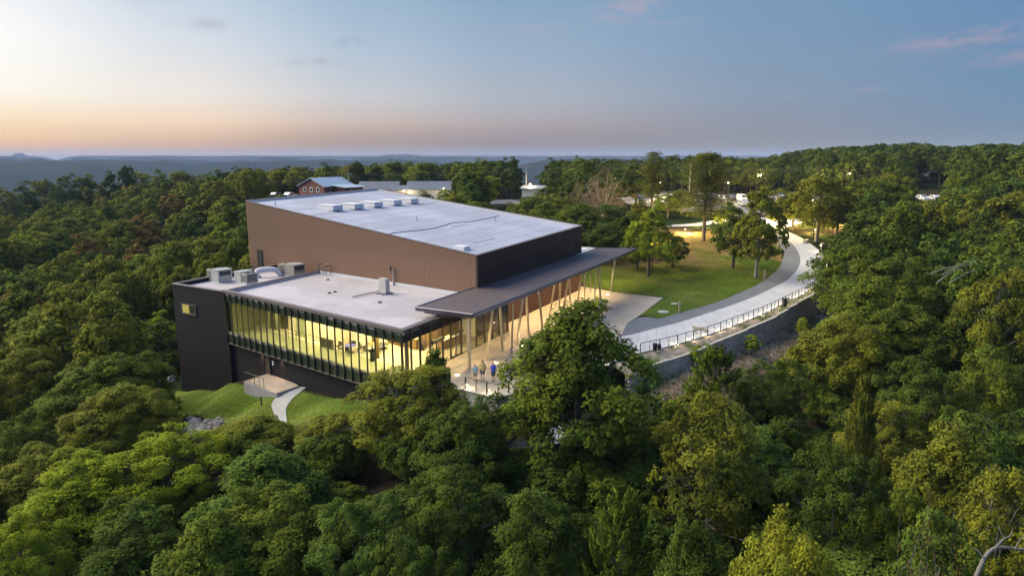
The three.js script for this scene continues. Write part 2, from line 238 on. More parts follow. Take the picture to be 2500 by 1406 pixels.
function hNear(x, z) {
  let s = 0, w = 0;
  for (const [a, b, y] of LOW) { const k = 1 / ((x - a) ** 2 + (z - b) ** 2 + 8) ** 1.75; s += k * y; w += k; }
  let y = s / w + (fbm(x / 14, z / 14, 3, 300) - 0.5) * 0.7;
  if (x > -15 && x < 75 && z < -48 && z > -170) { const d = edgeDist(PLAT, x, z), k = inside(PLAT, x, z) ? 1 : 1 - smooth(0.05, lerp(0.75, 5, smooth(-102, -118, z)), d); if (k > 0) y = lerp(y, yPlateau(z) - 0.12, k); }
  return y;
}
function ground(x, z) { const t = smooth(380, 950, Math.hypot(x, z + 80)); return t >= 1 ? hFar(x, z) : t <= 0 ? hNear(x, z) : lerp(hNear(x, z), hFar(x, z), t); }
// where the line of sight through a place of the photograph (2500 x 1406) meets a level plane, or the ground
const onLevel = (px, py, y = 0) => { const r = sight(px, py), t = (y - EYE) / r.y; return V(r.x * t, y, r.z * t); };
const atDepth = (px, py, d) => { const r = sight(px, py), t = -d / r.z; return V(r.x * t, EYE + r.y * t, -d); };
const onGround = (px, py) => { const r = sight(px, py); let t = 15; for (let i = 0; i < 4000; i++) { const dt = Math.max(0.15, t * 0.004); if (EYE + r.y * (t + dt) < ground(r.x * (t + dt), r.z * (t + dt))) break; t += dt; } return V(r.x * t, ground(r.x * t, r.z * t), r.z * t); };
const project = (p) => { const dx = p.x, dy = p.y - EYE, u = dy * CP - p.z * SP, f = -dy * SP - p.z * CP; return [1250 + F * dx / f, 703 - F * u / f, f]; };

// forest floor near the building, hills out to the horizon
function sheet(xs, zs, yf, cf) {
  const nx = xs.length, nz = zs.length, p = new Float32Array(nx * nz * 3), c = new Float32Array(nx * nz * 3), uv = new Float32Array(nx * nz * 2), ix = [];
  for (let j = 0; j < nz; j++) for (let i = 0; i < nx; i++) { const k = j * nx + i, y = yf(xs[i], zs[j]), q = cf(xs[i], zs[j]); p.set([xs[i], y, zs[j]], k * 3); c.set(q, k * 3); uv.set([xs[i], zs[j]], k * 2); }
  for (let j = 0; j + 1 < nz; j++) for (let i = 0; i + 1 < nx; i++) { const a = j * nx + i; ix.push(a, a + nx, a + 1, a + 1, a + nx, a + nx + 1); }
  const g = new THREE.BufferGeometry(); g.setAttribute('position', new THREE.BufferAttribute(p, 3)); g.setAttribute('color', new THREE.BufferAttribute(c, 3)); g.setAttribute('uv', new THREE.BufferAttribute(uv, 2)); g.setIndex(ix); g.computeVertexNormals(); return g;
}
const span = (a, b, s) => Array.from({ length: Math.round((b - a) / s) + 1 }, (_, i) => a + i * s);
const litter = matte({ map: rep(speck, 0.4), bumpMap: rep(bumpy, 0.6), bumpScale: 0.1 });
const floorColor = (x, z) => { const n = fbm(x / 5, z / 5, 4, 310), m = fbm(x / 17, z / 17, 3, 320), gr = smooth(0.45, 0.65, m); let c = [lerp(0.055, 0.03, gr) * (0.6 + 0.8 * n), lerp(0.042, 0.045, gr) * (0.6 + 0.8 * n), lerp(0.03, 0.016, gr) * (0.6 + 0.8 * n)]; const b = Math.exp(-(edgeDist(PLAT, x, z) ** 2) / 30) * smooth(8, 20, x) * (inside(PLAT, x, z) ? 0 : 1) * smooth(-108, -96, z); return c.map((v, i) => lerp(v, [0.50, 0.36, 0.245][i] * (0.25 + 1.5 * fbm(x * 1.3, z * 1.3, 3, 330)), b)); };
structure(mesh('ground', sheet(span(-150, 150, 1.2), span(-270, 12, 1.2), ground, floorColor), litter), 'dark forest floor on the slopes around the building');
{
  const NA = 900, R = []; for (let r = 60; r < 9900; r *= 1.045) R.push(r);
  const p = [], c = [], ix = [];
  for (const r of R) for (let i = 0; i <= NA; i++) {
    const a = i / NA * 2 * Math.PI, x = r * Math.sin(a), z = -r * Math.cos(a), near = x > -149 && x < 149 && z > -269 && z < 11;
    p.push(x, ground(x, z) - (near ? 3 * smooth(0, 8, Math.min(149 - Math.abs(x), z + 269, 11 - z)) : 0) + (r > 800 ? 9 * (fbm(x / 26, z / 26, 2, 340) - 0.5) : 0), z);
    const n = fbm(x / 60, z / 60, 4, 350), m = smooth(0.6, 0.72, fbm(x / 420, z / 420, 3, 360)) * 0.5; c.push(0.014 * (0.3 + 1.4 * n) + 0.016 * m, 0.022 * (0.3 + 1.4 * n) + 0.018 * m, 0.011 * (0.3 + 1.4 * n) + 0.008 * m);
  }
  for (let j = 0; j + 1 < R.length; j++) for (let i = 0; i < NA; i++) { const a = j * (NA + 1) + i; ix.push(a, a + 1, a + NA + 1, a + 1, a + NA + 2, a + NA + 1); }
  const g = new THREE.BufferGeometry(); g.setAttribute('position', new THREE.Float32BufferAttribute(p, 3)); g.setAttribute('color', new THREE.Float32BufferAttribute(c, 3)); g.setIndex(ix); g.computeVertexNormals();
  structure(mesh('hills', g, matte()), 'wooded hills and valleys out to the horizon');
}

// a strip draped on the land between two lines (x, z)
function along(line, n) { const L = [0]; for (let i = 1; i < line.length; i++) L.push(L[i - 1] + Math.hypot(line[i][0] - line[i - 1][0], line[i][1] - line[i - 1][1])); const out = []; for (let k = 0; k <= n; k++) { const s = L.at(-1) * k / n; let i = 1; while (i < L.length - 1 && L[i] < s) i++; const t = (s - L[i - 1]) / (L[i] - L[i - 1] || 1); out.push([lerp(line[i - 1][0], line[i][0], t), lerp(line[i - 1][1], line[i][1], t), s]); } return out; }
function drape(A, B, nu, nv, lift, yf = ground, cf = null, flat = false) {
  const a = along(A, nu), b = along(B, nu), p = [], uv = [], c = [], ix = [];
  for (let i = 0; i <= nu; i++) for (let j = 0; j <= nv; j++) { const t = j / nv, x = lerp(a[i][0], b[i][0], t), z = lerp(a[i][1], b[i][1], t); p.push(x, yf(x, z) + lift, z); uv.push(x, z); if (cf) c.push(...cf(x, z, t)); }
  for (let i = 0; i < nu; i++) for (let j = 0; j < nv; j++) { const q = i * (nv + 1) + j; ix.push(q, q + 1, q + nv + 1, q + 1, q + nv + 2, q + nv + 1); }
  const g = new THREE.BufferGeometry(); g.setAttribute('position', new THREE.Float32BufferAttribute(p, 3)); g.setAttribute('uv', new THREE.Float32BufferAttribute(uv, 2)); if (cf) g.setAttribute('color', new THREE.Float32BufferAttribute(c, 3)); g.setIndex(ix); g.computeVertexNormals();
  if (g.attributes.normal.getY(3) < 0) { g.setIndex(ix.map((_, i) => ix[i - i % 3 + 2 - i % 3])); g.computeVertexNormals(); }
  return g;
}
const onPlateau = (x, z) => yPlateau(z);

// the curving drive: inner asphalt band, outer concrete walkway
structure(mesh('drive', drape(inner, middle, 90, 5, 0.02, onPlateau), M.asphalt), 'grey asphalt band of the curving drive');
structure(mesh('walkway', drape(middle, outer, 90, 5, 0.024, onPlateau), M.walkway), 'pale concrete walkway curving up to the parking lot');
{ const j = new MB(), a = along(middle, 60), b = along(outer, 60);
  for (let i = 1; i < 60; i++) j.beam(V(a[i][0], yPlateau(a[i][1]) + 0.03, a[i][1]), V(b[i][0], yPlateau(b[i][1]) + 0.03, b[i][1]), 0.025, 0.006);
  structure(j.build('walkway_joint', M.joint), 'thin joints across the concrete walkway'); }
// the plaza slab
const PLAZA = [[-9.3, -58.6], [-7.2, -58.2], [-4.1, -56.75], [-1.25, -54.75], [9.6, -64.2], [13.2, -67.2], middle[0], inner[0], [16.4, -84.9], [21.8, -95.9], [16.3, -99.1], [11.4, -103.9], [7.8, -106], [-0.8, -88], [-5.6, -77], [-9.9, -58.9]];
structure(new MB().prism(PLAZA.map(([x, z]) => [x, z]), -0.6, 0.012).build('plaza', M.plaza), 'tan concrete plaza under and beside the canopy');
{ const j = new MB(); for (const [a, b] of [[[-6, -62], [12.8, -92.5]], [[16.3, -99.1], [12.8, -92.5]], [[12.8, -92.5], [1.8, -71.5]], [[1.8, -71.5], [-4.6, -57.6]], [[5.6, -61], [1.8, -71.5]], [[-1, -64], [-5.2, -66.6]], [[2.2, -70.5], [-2, -73]], [[5.4, -77], [1.2, -79.5]], [[8.6, -83.5], [4.4, -86]], [[12, -90.3], [7.4, -92.6]], [[3.6, -76], [16, -84.9]], [[-2.5, -62.6], [9.6, -64.2]]]) j.beam(V(a[0], 0.016, a[1]), V(b[0], 0.016, b[1]), 0.06, 0.008);
  structure(j.build('plaza_joint', M.joint), 'control joints in the plaza slab'); }
// lawns
const grassMat = matte({ bumpMap: rep(bumpy, 1.1), bumpScale: 0.12, map: rep(speck, 0.6) });
const grassColor = (x, z) => { const n = fbm(x / 3, z / 3, 4, 400), m = fbm(x / 11, z / 11, 3, 410), dry = smooth(0.45, 0.7, m) * 0.22 + smooth(-112, -128, z) * 0.9 * smooth(0.3, 0.6, fbm(x / 9, z / 9, 3, 420) + 0.12), k = 0.65 + 0.7 * n, d = clamp(dry, 0, 1); return [lerp(0.096, 0.27, d) * k, lerp(0.145, 0.18, d) * k, lerp(0.012, 0.07, d) * k]; };
const lawnIn = [[16.6, -84.6], ...inner.slice(6, 88)], lawnOut = [[16.6, -85.1], [21.9, -95.9], [16.3, -99.2], [11.4, -104], [11, -112], [13, -124], [22, -138], [36, -150], [52, -160]];
const tipK = inner.findIndex((p) => p[0] > 28 && p[1] < -90);
structure(mesh('lawn', drape([[16.6, -84.6], ...inner.slice(6, tipK + 1)], [[16.55, -85.0], [22.0, -95.9]], 40, 30, 0.08, (x, z) => yPlateau(z) - 0.06, grassColor), grassMat), 'tip of the mown lawn between the plaza and the drive');
structure(mesh('lawn', drape(inner.slice(tipK, 88), lawnOut.slice(1), 110, 60, 0.08, (x, z) => yPlateau(z) - 0.06, grassColor), grassMat), 'mown lawn inside the curve of the drive');
const lawn2A = [[-41.6, -81.2], [-33.2, -75.9], [-27, -71.2], [-20, -65.8], [-14, -61.2], [-9.2, -57.6], [-4.2, -56.2], [-1.3, -54.2], [3, -57.4]], lawn2B = [[-47, -78], [-41, -73], [-34, -67.5], [-27, -62], [-20, -58.5], [-13, -54], [-7, -51], [-1, -50], [4, -53]];
structure(mesh('lawn', drape(lawn2A, lawn2B, 90, 30, 0.07, ground, grassColor), grassMat), 'sloping lawn below the dark end wall and the glazed front');
// footpath from the side door down the lawn
let footPoly = []; { const gl = (l) => curve(l.map(([x, y]) => { const p = onGround(x, y); return [p.x, p.z]; }), 24); const fl = gl([[700, 950], [682, 966], [668, 978], [662, 992], [668, 1012], [676, 1042]]), fr = gl([[752, 945], [728, 962], [708, 980], [698, 996], [698, 1014], [702, 1042]]); footPoly = [...fl, ...[...fr].reverse()]; structure(mesh('footpath', drape(gl([[700, 950], [682, 966], [668, 978], [662, 992], [668, 1012], [676, 1042]]), gl([[752, 945], [728, 962], [708, 980], [698, 996], [698, 1014], [702, 1042]]), 30, 5, 0.13), std(0.34, 0.34, 0.37, { map: rep(speck, 0.2) })), 'short concrete path from the side door down the lawn'); }
structure(mesh('footpath', drape(curve([[-2.5, -52.6], [0.5, -52.8], [4, -54.6]], 16), curve([[-3, -50.2], [1, -50.4], [5, -52.4]], 16), 16, 4, 0.13), M.walkway), 'grey path below the plaza wall behind the big oak');
// grass blades
{
  const r = rng(77), g = new THREE.BufferGeometry(), p = [], n = [];
  for (let k = 0; k < 4; k++) { const a = k * 1.9, dx = Math.cos(a), dz = Math.sin(a); p.push(-dz * 0.03 + dx * 0.02, 0, dx * 0.03 + dz * 0.02, dx * 0.2, 0.085 + 0.03 * (k % 3), dz * 0.2, dz * 0.03 + dx * 0.02, 0, -dx * 0.03 + dz * 0.02); for (let i = 0; i < 3; i++) n.push(dx * 0.3, 0.9, dz * 0.3); }
  g.setAttribute('position', new THREE.Float32BufferAttribute(p, 3)); g.setAttribute('normal', new THREE.Float32BufferAttribute(n, 3));
  const put = (A, B, count, yf, label) => {
    const im = new THREE.InstancedMesh(g, std(1, 1, 1, { roughness: 1 }), count), a = along(A, 200), b = along(B, 200), m = new THREE.Matrix4(), q = new THREE.Quaternion(), c = new THREE.Color();
    for (let i = 0; i < count; i++) { const k = Math.floor(r() * 200), t = 0.01 + 0.98 * r(), x = lerp(a[k][0], b[k][0], t) + (r() - 0.5) * 0.5, z = lerp(a[k][1], b[k][1], t) + (r() - 0.5) * 0.5, s = 0.5 + 0.65 * r(), col = grassColor(x, z), v = 0.75 + 0.6 * r(); q.setFromAxisAngle(V(0, 1, 0), r() * 7); m.compose(V(x, yf(x, z), z), q, V(s, s, s)); if (inside(footPoly, x, z)) m.makeScale(0.001, 0.001, 0.001).setPosition(x, yf(x, z) - 0.5, z); im.setMatrixAt(i, m); im.setColorAt(i, c.setRGB(col[0] * v, col[1] * v * 1.05, col[2] * v)); }
    im.name = numbered('grass'); tag(im, label, 'grass', null, 'stuff'); im.castShadow = im.receiveShadow = true; scene.add(im);
  };
  put([[16.6, -84.6], ...inner.slice(6, tipK + 1)], [[17.0, -85.1], [22.4, -95.8]], 4500, (x, z) => yPlateau(z), 'short grass blades on the tip of the lawn');
  put(inner.slice(tipK, 88), lawnOut.slice(1), 42000, (x, z) => yPlateau(z), 'short grass blades on the lawn inside the drive');
  put(lawn2A, lawn2B, 22000, (x, z) => ground(x, z) + 0.05, 'short grass blades on the sloping lawn below the building');
}
// ───────────────────────── the theatre ─────────────────────────
const C2 = (x, z) => new THREE.Vector2(x, z);
const D = C2(-9.77, -58.45), Cc = C2(-32.97, -76.6), U = C2(-41.55, -81.77), N = C2(-3.88, -74.2), Q = C2(-38.9, -100.1), G = C2(-0.5, -76.5);
const uB = Cc.clone().sub(D).normalize(), nF = C2(-uB.y, uB.x).multiplyScalar(-1); if (nF.y < 0) nF.negate();   // along the glazed front, and out of it
const uA = G.clone().sub(D).normalize(), nR = C2(-uA.y, uA.x); if (nR.x < 0) nR.negate();
const FL = D.distanceTo(Cc), RL = D.distanceTo(G);
const fp = (s, o, y) => V(D.x + uB.x * s + nF.x * o, y, D.y + uB.y * s + nF.y * o);   // on the glazed front
const rp = (s, o, y) => V(D.x + uA.x * s + nR.x * o, y, D.y + uA.y * s + nR.y * o);   // on the entrance side
const xz = (v) => [v.x, v.z ?? v.y];
const theatre = thing('theater_building', 'theatre with tall brown ribbed box, dark end wall and glowing glazed lobby', 'building');
// a panel in a wall: from s0 to s1 along, y0 to y1, between offsets o0 and o1
const slab = (m, P, s0, s1, y0, y1, o0, o1) => { const a = P(s0, o0, y0), b = P(s1, o0, y0), c = P(s1, o1, y0), d = P(s0, o1, y0), up = (v) => v.clone().setY(y1); const ccw = (b.x - a.x) * (c.z - a.z) - (b.z - a.z) * (c.x - a.x) < 0; return ccw ? m.hex([a, b, c, d, up(a), up(b), up(c), up(d)]) : m.hex([a, d, c, b, up(a), up(d), up(c), up(b)]); };

// auditorium: core, ribbed metal walls, roof with parapet
const uW = Q.clone().sub(N).normalize(), WL = Q.distanceTo(N), nW = C2(-uW.y, uW.x); if (nW.y < 0) nW.negate();
const uR = C2(14.3, -27.6).normalize(), RWL = 31.2, nRW = C2(-uR.y, uR.x); if (nRW.x < 0) nRW.negate();
const roofY = (x, z) => 9.3 + 4.3 * ((x - N.x) * uW.x + (z - N.y) * uW.y) / WL;
const Rr = N.clone().addScaledVector(uR, RWL), K = Q.clone().addScaledVector(uR, RWL - 1);
const wp = (s, o, y) => V(N.x + uW.x * s + nW.x * o, y, N.y + uW.y * s + nW.y * o);
const ep = (s, o, y) => V(N.x + uR.x * s + nRW.x * o, y, N.y + uR.y * s + nRW.y * o);
const foot = [N, Rr, K, Q].map((p) => [p.x, p.y]);
const core = new MB().prism(foot, -10, (x, z) => roofY(x, z) - 0.42).build('auditorium_wall', M.darkBronze, theatre);
function ribs(P, s0, s1, yb, off, pitch, top) { // trapezoid ribs running up the wall
  const m = new MB(), prof = [[0, 0], [0.4, 0], [0.5, 0.02], [0.86, 0.02], [0.96, 0]];
  const pts = []; for (let s = s0; s < s1 - 0.01; s += pitch) for (const [f, o] of prof) { const q = s + f * pitch; if (q <= s1) pts.push([q, o]); } pts.push([s1, 0]);
  for (let i = 0; i + 1 < pts.length; i++) { const [a, oa] = pts[i], [b, ob] = pts[i + 1], A = P(a, off + oa, 0), B = P(b, off + ob, 0), q = [A.clone().setY(yb), B.clone().setY(yb), B.clone().setY(top(B.x, B.z)), A.clone().setY(top(A.x, A.z))]; P === wp ? m.quad(q[1], q[0], q[3], q[2]) : m.quad(...q); }
  return m;
}
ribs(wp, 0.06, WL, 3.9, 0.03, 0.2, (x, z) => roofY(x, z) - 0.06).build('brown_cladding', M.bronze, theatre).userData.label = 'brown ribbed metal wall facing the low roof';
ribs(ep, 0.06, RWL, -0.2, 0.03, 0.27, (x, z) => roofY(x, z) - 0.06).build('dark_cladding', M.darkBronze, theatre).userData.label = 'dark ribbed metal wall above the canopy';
{ const m = new MB(); m.obox(V(N.x + nW.x * 0.02 + nRW.x * 0.02, 6.6, N.y + nW.y * 0.02 + nRW.y * 0.02), V(0.09, 0, 0), V(0, 2.6, 0), V(0, 0, 0.09)); m.build('corner_trim', M.bronze, theatre); }
const roof = new MB().prism([N, Rr, K, Q].map((p) => { const c = N.clone().add(K).multiplyScalar(0.5), d = p.clone().sub(c); return [c.x + d.x * 0.985, c.y + d.y * 0.985]; }), (x, z) => roofY(x, z) - 0.42, (x, z) => roofY(x, z) - 0.33).build('main_roof', M.membrane, theatre);
{
  const m = new MB(), w = new MB(), E = [N, Rr, K, Q], ctr = N.clone().add(K).multiplyScalar(0.5);
  for (let i = 0; i < 4; i++) {
    const a = E[i], b = E[(i + 1) % 4], t = b.clone().sub(a).normalize(), nn = C2(-t.y, t.x); if (nn.dot(ctr.clone().sub(a)) > 0) nn.negate();
    const pt = (p, o, e) => [p.x + nn.x * o + t.x * e, p.y + nn.y * o + t.y * e];
    m.prism([pt(a, 0.13, -0.13), pt(b, 0.13, 0.13), pt(b, -0.16, -0.16), pt(a, -0.16, 0.16)], (x, z) => roofY(x, z) - 0.07, (x, z) => roofY(x, z));
    w.prism([pt(a, -0.02, 0.03), pt(b, -0.02, -0.03), pt(b, -0.14, -0.14), pt(a, -0.14, 0.14)], (x, z) => roofY(x, z) - 0.42, (x, z) => roofY(x, z) - 0.075);
  }
  m.build('parapet_coping', M.coping, theatre); w.build('parapet_upstand', M.membraneWhite, roof);
  const rv = (x, z, o = -0.31) => V(x, roofY(x, z) + o, z);
  for (const [x, z] of [[-26.55, -99.8], [-24.15, -102.9], [-21.95, -106.45], [-19.6, -110.3], [-17.4, -113.85]]) { // smoke vents in a row
    const g = new MB(), yy = roofY(x, z) - 0.36, turn = Math.atan2(uW.y, -uW.x) ; g.box(x, yy + 0.34, z, 3.5, 0.68, 1.75, Math.atan2(-uW.y, uW.x)); g.box(x, yy + 0.71, z, 3.62, 0.07, 1.87, Math.atan2(-uW.y, uW.x)); g.build('smoke_vent', M.membraneWhite, roof);
  }
  { const g = new MB(); g.box(-5.85, 9.45, -78.5, 1.7, 0.6, 1.1, Math.atan2(-uW.y, uW.x)); g.build('roof_hatch', M.membraneWhite, roof); }
  const cab = new THREE.CatmullRomCurve3([[-15.25, -84.26], [-13.6, -86.6], [-11.81, -88.73], [-10.4, -91], [-9.46, -93.42], [-8.45, -96.3], [-7.3, -97.6], [-6.08, -98.82], [-4.9, -101], [-4.03, -102.72], [-1.99, -106.84]].map(([x, z]) => rv(x, z, -0.29)));
  new MB().tube(cab.getSpacedPoints(60), 0.05, 5).build('roof_cable', M.seam, roof);
  for (const l of [[[-27.57, -93.8], [-12.97, -116.2]], [[-4.72, -82.65], [-2.19, -87.11]], [[-31.06, -96.94], [-28.85, -99.95]], [[-8.3, -93.3], [-6.4, -96.6]]]) { const g = new MB(); g.beam(rv(...l[0], -0.315), rv(...l[1], -0.315), 0.12, 0.02); g.build('roof_seam', M.seam, roof); }
  const lap = new MB(); for (let s = 3; s < 42; s += 3.05) lap.beam(rv(N.x + uW.x * s + uR.x * 0.6, N.y + uW.y * s + uR.y * 0.6, -0.322), rv(N.x + uW.x * s + uR.x * 30, N.y + uW.y * s + uR.y * 30, -0.322), 0.07, 0.008); lap.build('membrane_lap', std(0.31, 0.315, 0.405), roof);
  for (const [x, z] of [[-34.5, -99.8], [-28.2, -120.5], [-13.4, -96], [9.2, -101], [-31, -112], [-2.5, -101.5]]) { const g = new MB(); g.cyl(rv(x, z, -0.35), rv(x, z, 0.25), 0.07, 0.07, 8); g.build('vent_pipe', M.galv, roof); }
}
// low wing: dark end wall U-Cc, wall under the glass, floor and low roof
const LLp = wp(27.6, 0, 0), UE = U.clone().addScaledVector(uA, 16.9);
const lowFoot = [D, Cc, [LLp.x, LLp.z], [N.x, N.y], [-2.4, -77.0], G].map((p) => Array.isArray(p) ? p : [p.x, p.y]);
const shift = (p, o, s = 0) => [p.x + nF.x * o + uB.x * s, p.y + nF.y * o + uB.y * s];
new MB().prism([shift(U, -0.45), shift(Cc, -0.45), shift(D, -0.5, 0.3), [N.x - 0.2, N.y + 0.5], [LLp.x, LLp.z + 0.1], [UE.x, UE.y]], -11, -0.32).build('base_wall', M.charcoal, theatre).userData.label = 'dark grey wall under the glazing';
{ const a = U, b = Cc, t = b.clone().sub(a).normalize(), n = C2(-t.y, t.x); if (n.y < 0) n.negate();
  const pt = (p, o) => [p.x + n.x * o, p.y + n.y * o];
  const m = new MB(); m.prism([pt(a, 0), pt(b, -0.02), pt(b, -0.4), pt(a, -0.4)], -11, 4.62);           // end wall facing the camera
  m.prism([[U.x, U.y], [U.x + 0.35, U.y + 0.2 - 0.4], [UE.x + 0.35, UE.y], [UE.x, UE.y]], -11, 4.62);      // its return
  m.build('end_wall', M.charcoal, theatre).userData.label = 'tall dark grey end wall with one small window';
  const c = new MB(); c.prism([pt(a, 0.1), pt(b, 0.06), pt(b, -0.42), pt(a, -0.42)], 4.62, 4.72); c.prism([[U.x - 0.1, U.y], [U.x + 0.4, U.y - 0.15], [UE.x + 0.4, UE.y], [UE.x - 0.1, UE.y]], 4.622, 4.722); c.build('end_wall_coping', M.coping, theatre);
  // the small window, set in a frame proud of the wall
  const L = b.distanceTo(a), wq = (s, o, y) => V(a.x + t.x * s + n.x * o, y, a.y + t.y * s + n.y * o);
  const f = new MB(), s0 = 1.72, s1 = 4.35; for (const [x0, x1, y0, y1] of [[s0 - 0.1, s1 + 0.1, 1.2, 1.3], [s0 - 0.1, s1 + 0.1, 2.34, 2.44], [s0 - 0.1, s0, 1.302, 2.338], [s1, s1 + 0.1, 1.302, 2.338]]) slab(f, wq, x0, x1, y0, y1, 0.004, 0.11);
  const win = f.build('window', M.coping, theatre); win.userData.label = 'small lit window high in the dark end wall';
  slab(new MB(), wq, s0 + 0.002, s1 - 0.002, 1.302, 2.338, 0.004, 0.02).build('painted_glow_blind', glow(0.62, 0.5, 0.12, 0.42), win);  // room light is put into the blind as its own glow
  slab(new MB(), wq, s0 + 1.3, s1 - 0.002, 1.302, 2.338, 0.024, 0.03).build('dark_curtain', std(0.03, 0.035, 0.015), win);
  slab(new MB(), wq, s0 + 0.002, s1 - 0.002, 1.302, 2.338, 0.06, 0.064).build('pane', M.clearGlass, win);
}
new MB().prism([...lowFoot], -0.31, -0.02).build('lobby_floor', M.floor, theatre);
new MB().prism([shift(U, -0.5), shift(Cc, -0.45), [LLp.x - 0.1, LLp.z], [UE.x, UE.y]], 4.0, 4.2).build('end_roof', M.membraneLow, theatre);
const lowRoof = new MB().prism(lowFoot.map(([x, z]) => { const cx = -16, cz = -75; return [cx + (x - cx) * 0.975, cz + (z - cz) * 0.975]; }), 4.2, 4.5).build('low_roof', M.membraneLow, theatre);
{
  const ring = (a, b, o0, o1, y0, y1, m, ex = 0) => { const t = b.clone().sub(a).normalize(), n = C2(-t.y, t.x); if (n.dot(C2(-16, -75).sub(a)) > 0) n.negate(); const pt = (p, o, e) => [p.x + n.x * o + t.x * e, p.y + n.y * o + t.y * e]; m.prism([pt(a, o0, -ex), pt(b, o0, ex), pt(b, o1, 0), pt(a, o1, 0)], y0, y1); };
  const up = new MB(), cp = new MB(), LL2 = C2(LLp.x, LLp.z), G2 = C2(-2.4, -77);
  ring(D, Cc, 0.0, -0.22, 4.3, 4.78, up); ring(Cc, LL2, 0, -0.22, 4.0, 4.78, up); ring(D, G, 0, -0.22, 4.3, 4.78, up); ring(G, G2, 0, -0.2, 4.3, 4.78, up);
  ring(D, Cc, 0.28, -0.3, 4.78, 4.92, cp, 0.28); ring(D, G, 0.3, -0.3, 4.784, 4.916, cp, 0.3); ring(Cc, LL2, 0.12, -0.3, 4.776, 4.9, cp, 0);
  up.build('parapet_upstand', M.membraneWhite, lowRoof); cp.build('low_coping', M.coping, theatre);
  const bs = new MB(); slab(bs, wp, 2.6, 27.5, 4.4, 4.86, 0.115, 0.16); bs.build('wall_flashing', M.membraneWhite, lowRoof);
  for (const l of [[[-22.6, -86.8], [-19.4, -77.6]], [[-19.6, -76.2], [-13.2, -65.5]], [[-8.8, -71.5], [-6.6, -66.8]], [[-6.6, -66.8], [-4, -71]], [[-12.4, -70.8], [-6.9, -66.9]]]) { const g = new MB(); g.beam(V(l[0][0], 4.503, l[0][1]), V(l[1][0], 4.503, l[1][1]), 0.1, 0.012); g.build('roof_seam', std(0.33, 0.295, 0.325), lowRoof); }
  const lap = new MB(); for (let s = 3; s < 28; s += 3.1) lap.beam(fp(s, -1, 4.5), fp(s, -13, 4.5), 0.06, 0.008); lap.build('membrane_lap', std(0.36, 0.325, 0.36), lowRoof);
  for (const [x, z] of [[-20.95, -76.69], [-20.52, -77.38], [-23.4, -85.2], [-14.2, -71.6]]) { const g = new MB(); g.cyl(V(x, 4.5, z), V(x, 4.62, z), 0.24, 0.16, 10); g.build('roof_drain', M.black, lowRoof); }
}
// glazed front: 25 bays of fin, spandrel, pane
const frontBays = 25, fw = FL / frontBays;
const unit = (P, s0, s1, y0, y1, o0, o1) => slab(new MB(), P, s0, s1, y0, y1, o0, o1).geo();
for (let i = 0; i <= frontBays; i++) { const s = i * fw; slab(new MB(), fp, s - 0.03, s + 0.03, -1.32, 4.66, 0.0, 0.17).build('mullion_fin', M.fin, theatre); }
for (let i = 0; i < frontBays; i++) {
  const a = i * fw + 0.037, b = (i + 1) * fw - 0.037;
  slab(new MB(), fp, a, b, 3.62, 4.64, -0.06, 0.0).build('spandrel_panel', M.spandrel, theatre);
  slab(new MB(), fp, a, b, -1.28, -0.06, -0.06, 0.0).build('spandrel_panel', M.spandrel, theatre);
  slab(new MB(), fp, a, b, -0.056, 3.616, -0.04, -0.034).build('glass_pane', M.glass, theatre);
}
{ const m = new MB(); slab(m, fp, -0.3, FL + 0.05, 4.665, 4.775, 0.004, 0.24); m.build('eaves_trim', std(0.30, 0.25, 0.2, { metalness: 0.3, roughness: 0.5 }), theatre);
  const b = new MB(); slab(b, fp, 0, FL + 0.04, -1.36, -1.325, -0.5, 0.2); b.build('sill_trim', std(0.13, 0.115, 0.09, { metalness: 0.3, roughness: 0.5 }), theatre);
  const t = new MB(); slab(t, fp, 0, FL, 3.6, 3.66, -0.16, -0.07); slab(t, fp, 0, FL, -0.05, 0.02, -0.16, -0.07); t.build('glazing_rail', M.fin, theatre);
  const w = new MB(); slab(w, fp, FL - 0.02, FL + 0.12, -1.32, 4.64, -0.5, 0.2); w.build('glazing_return', M.charcoal, theatre); }
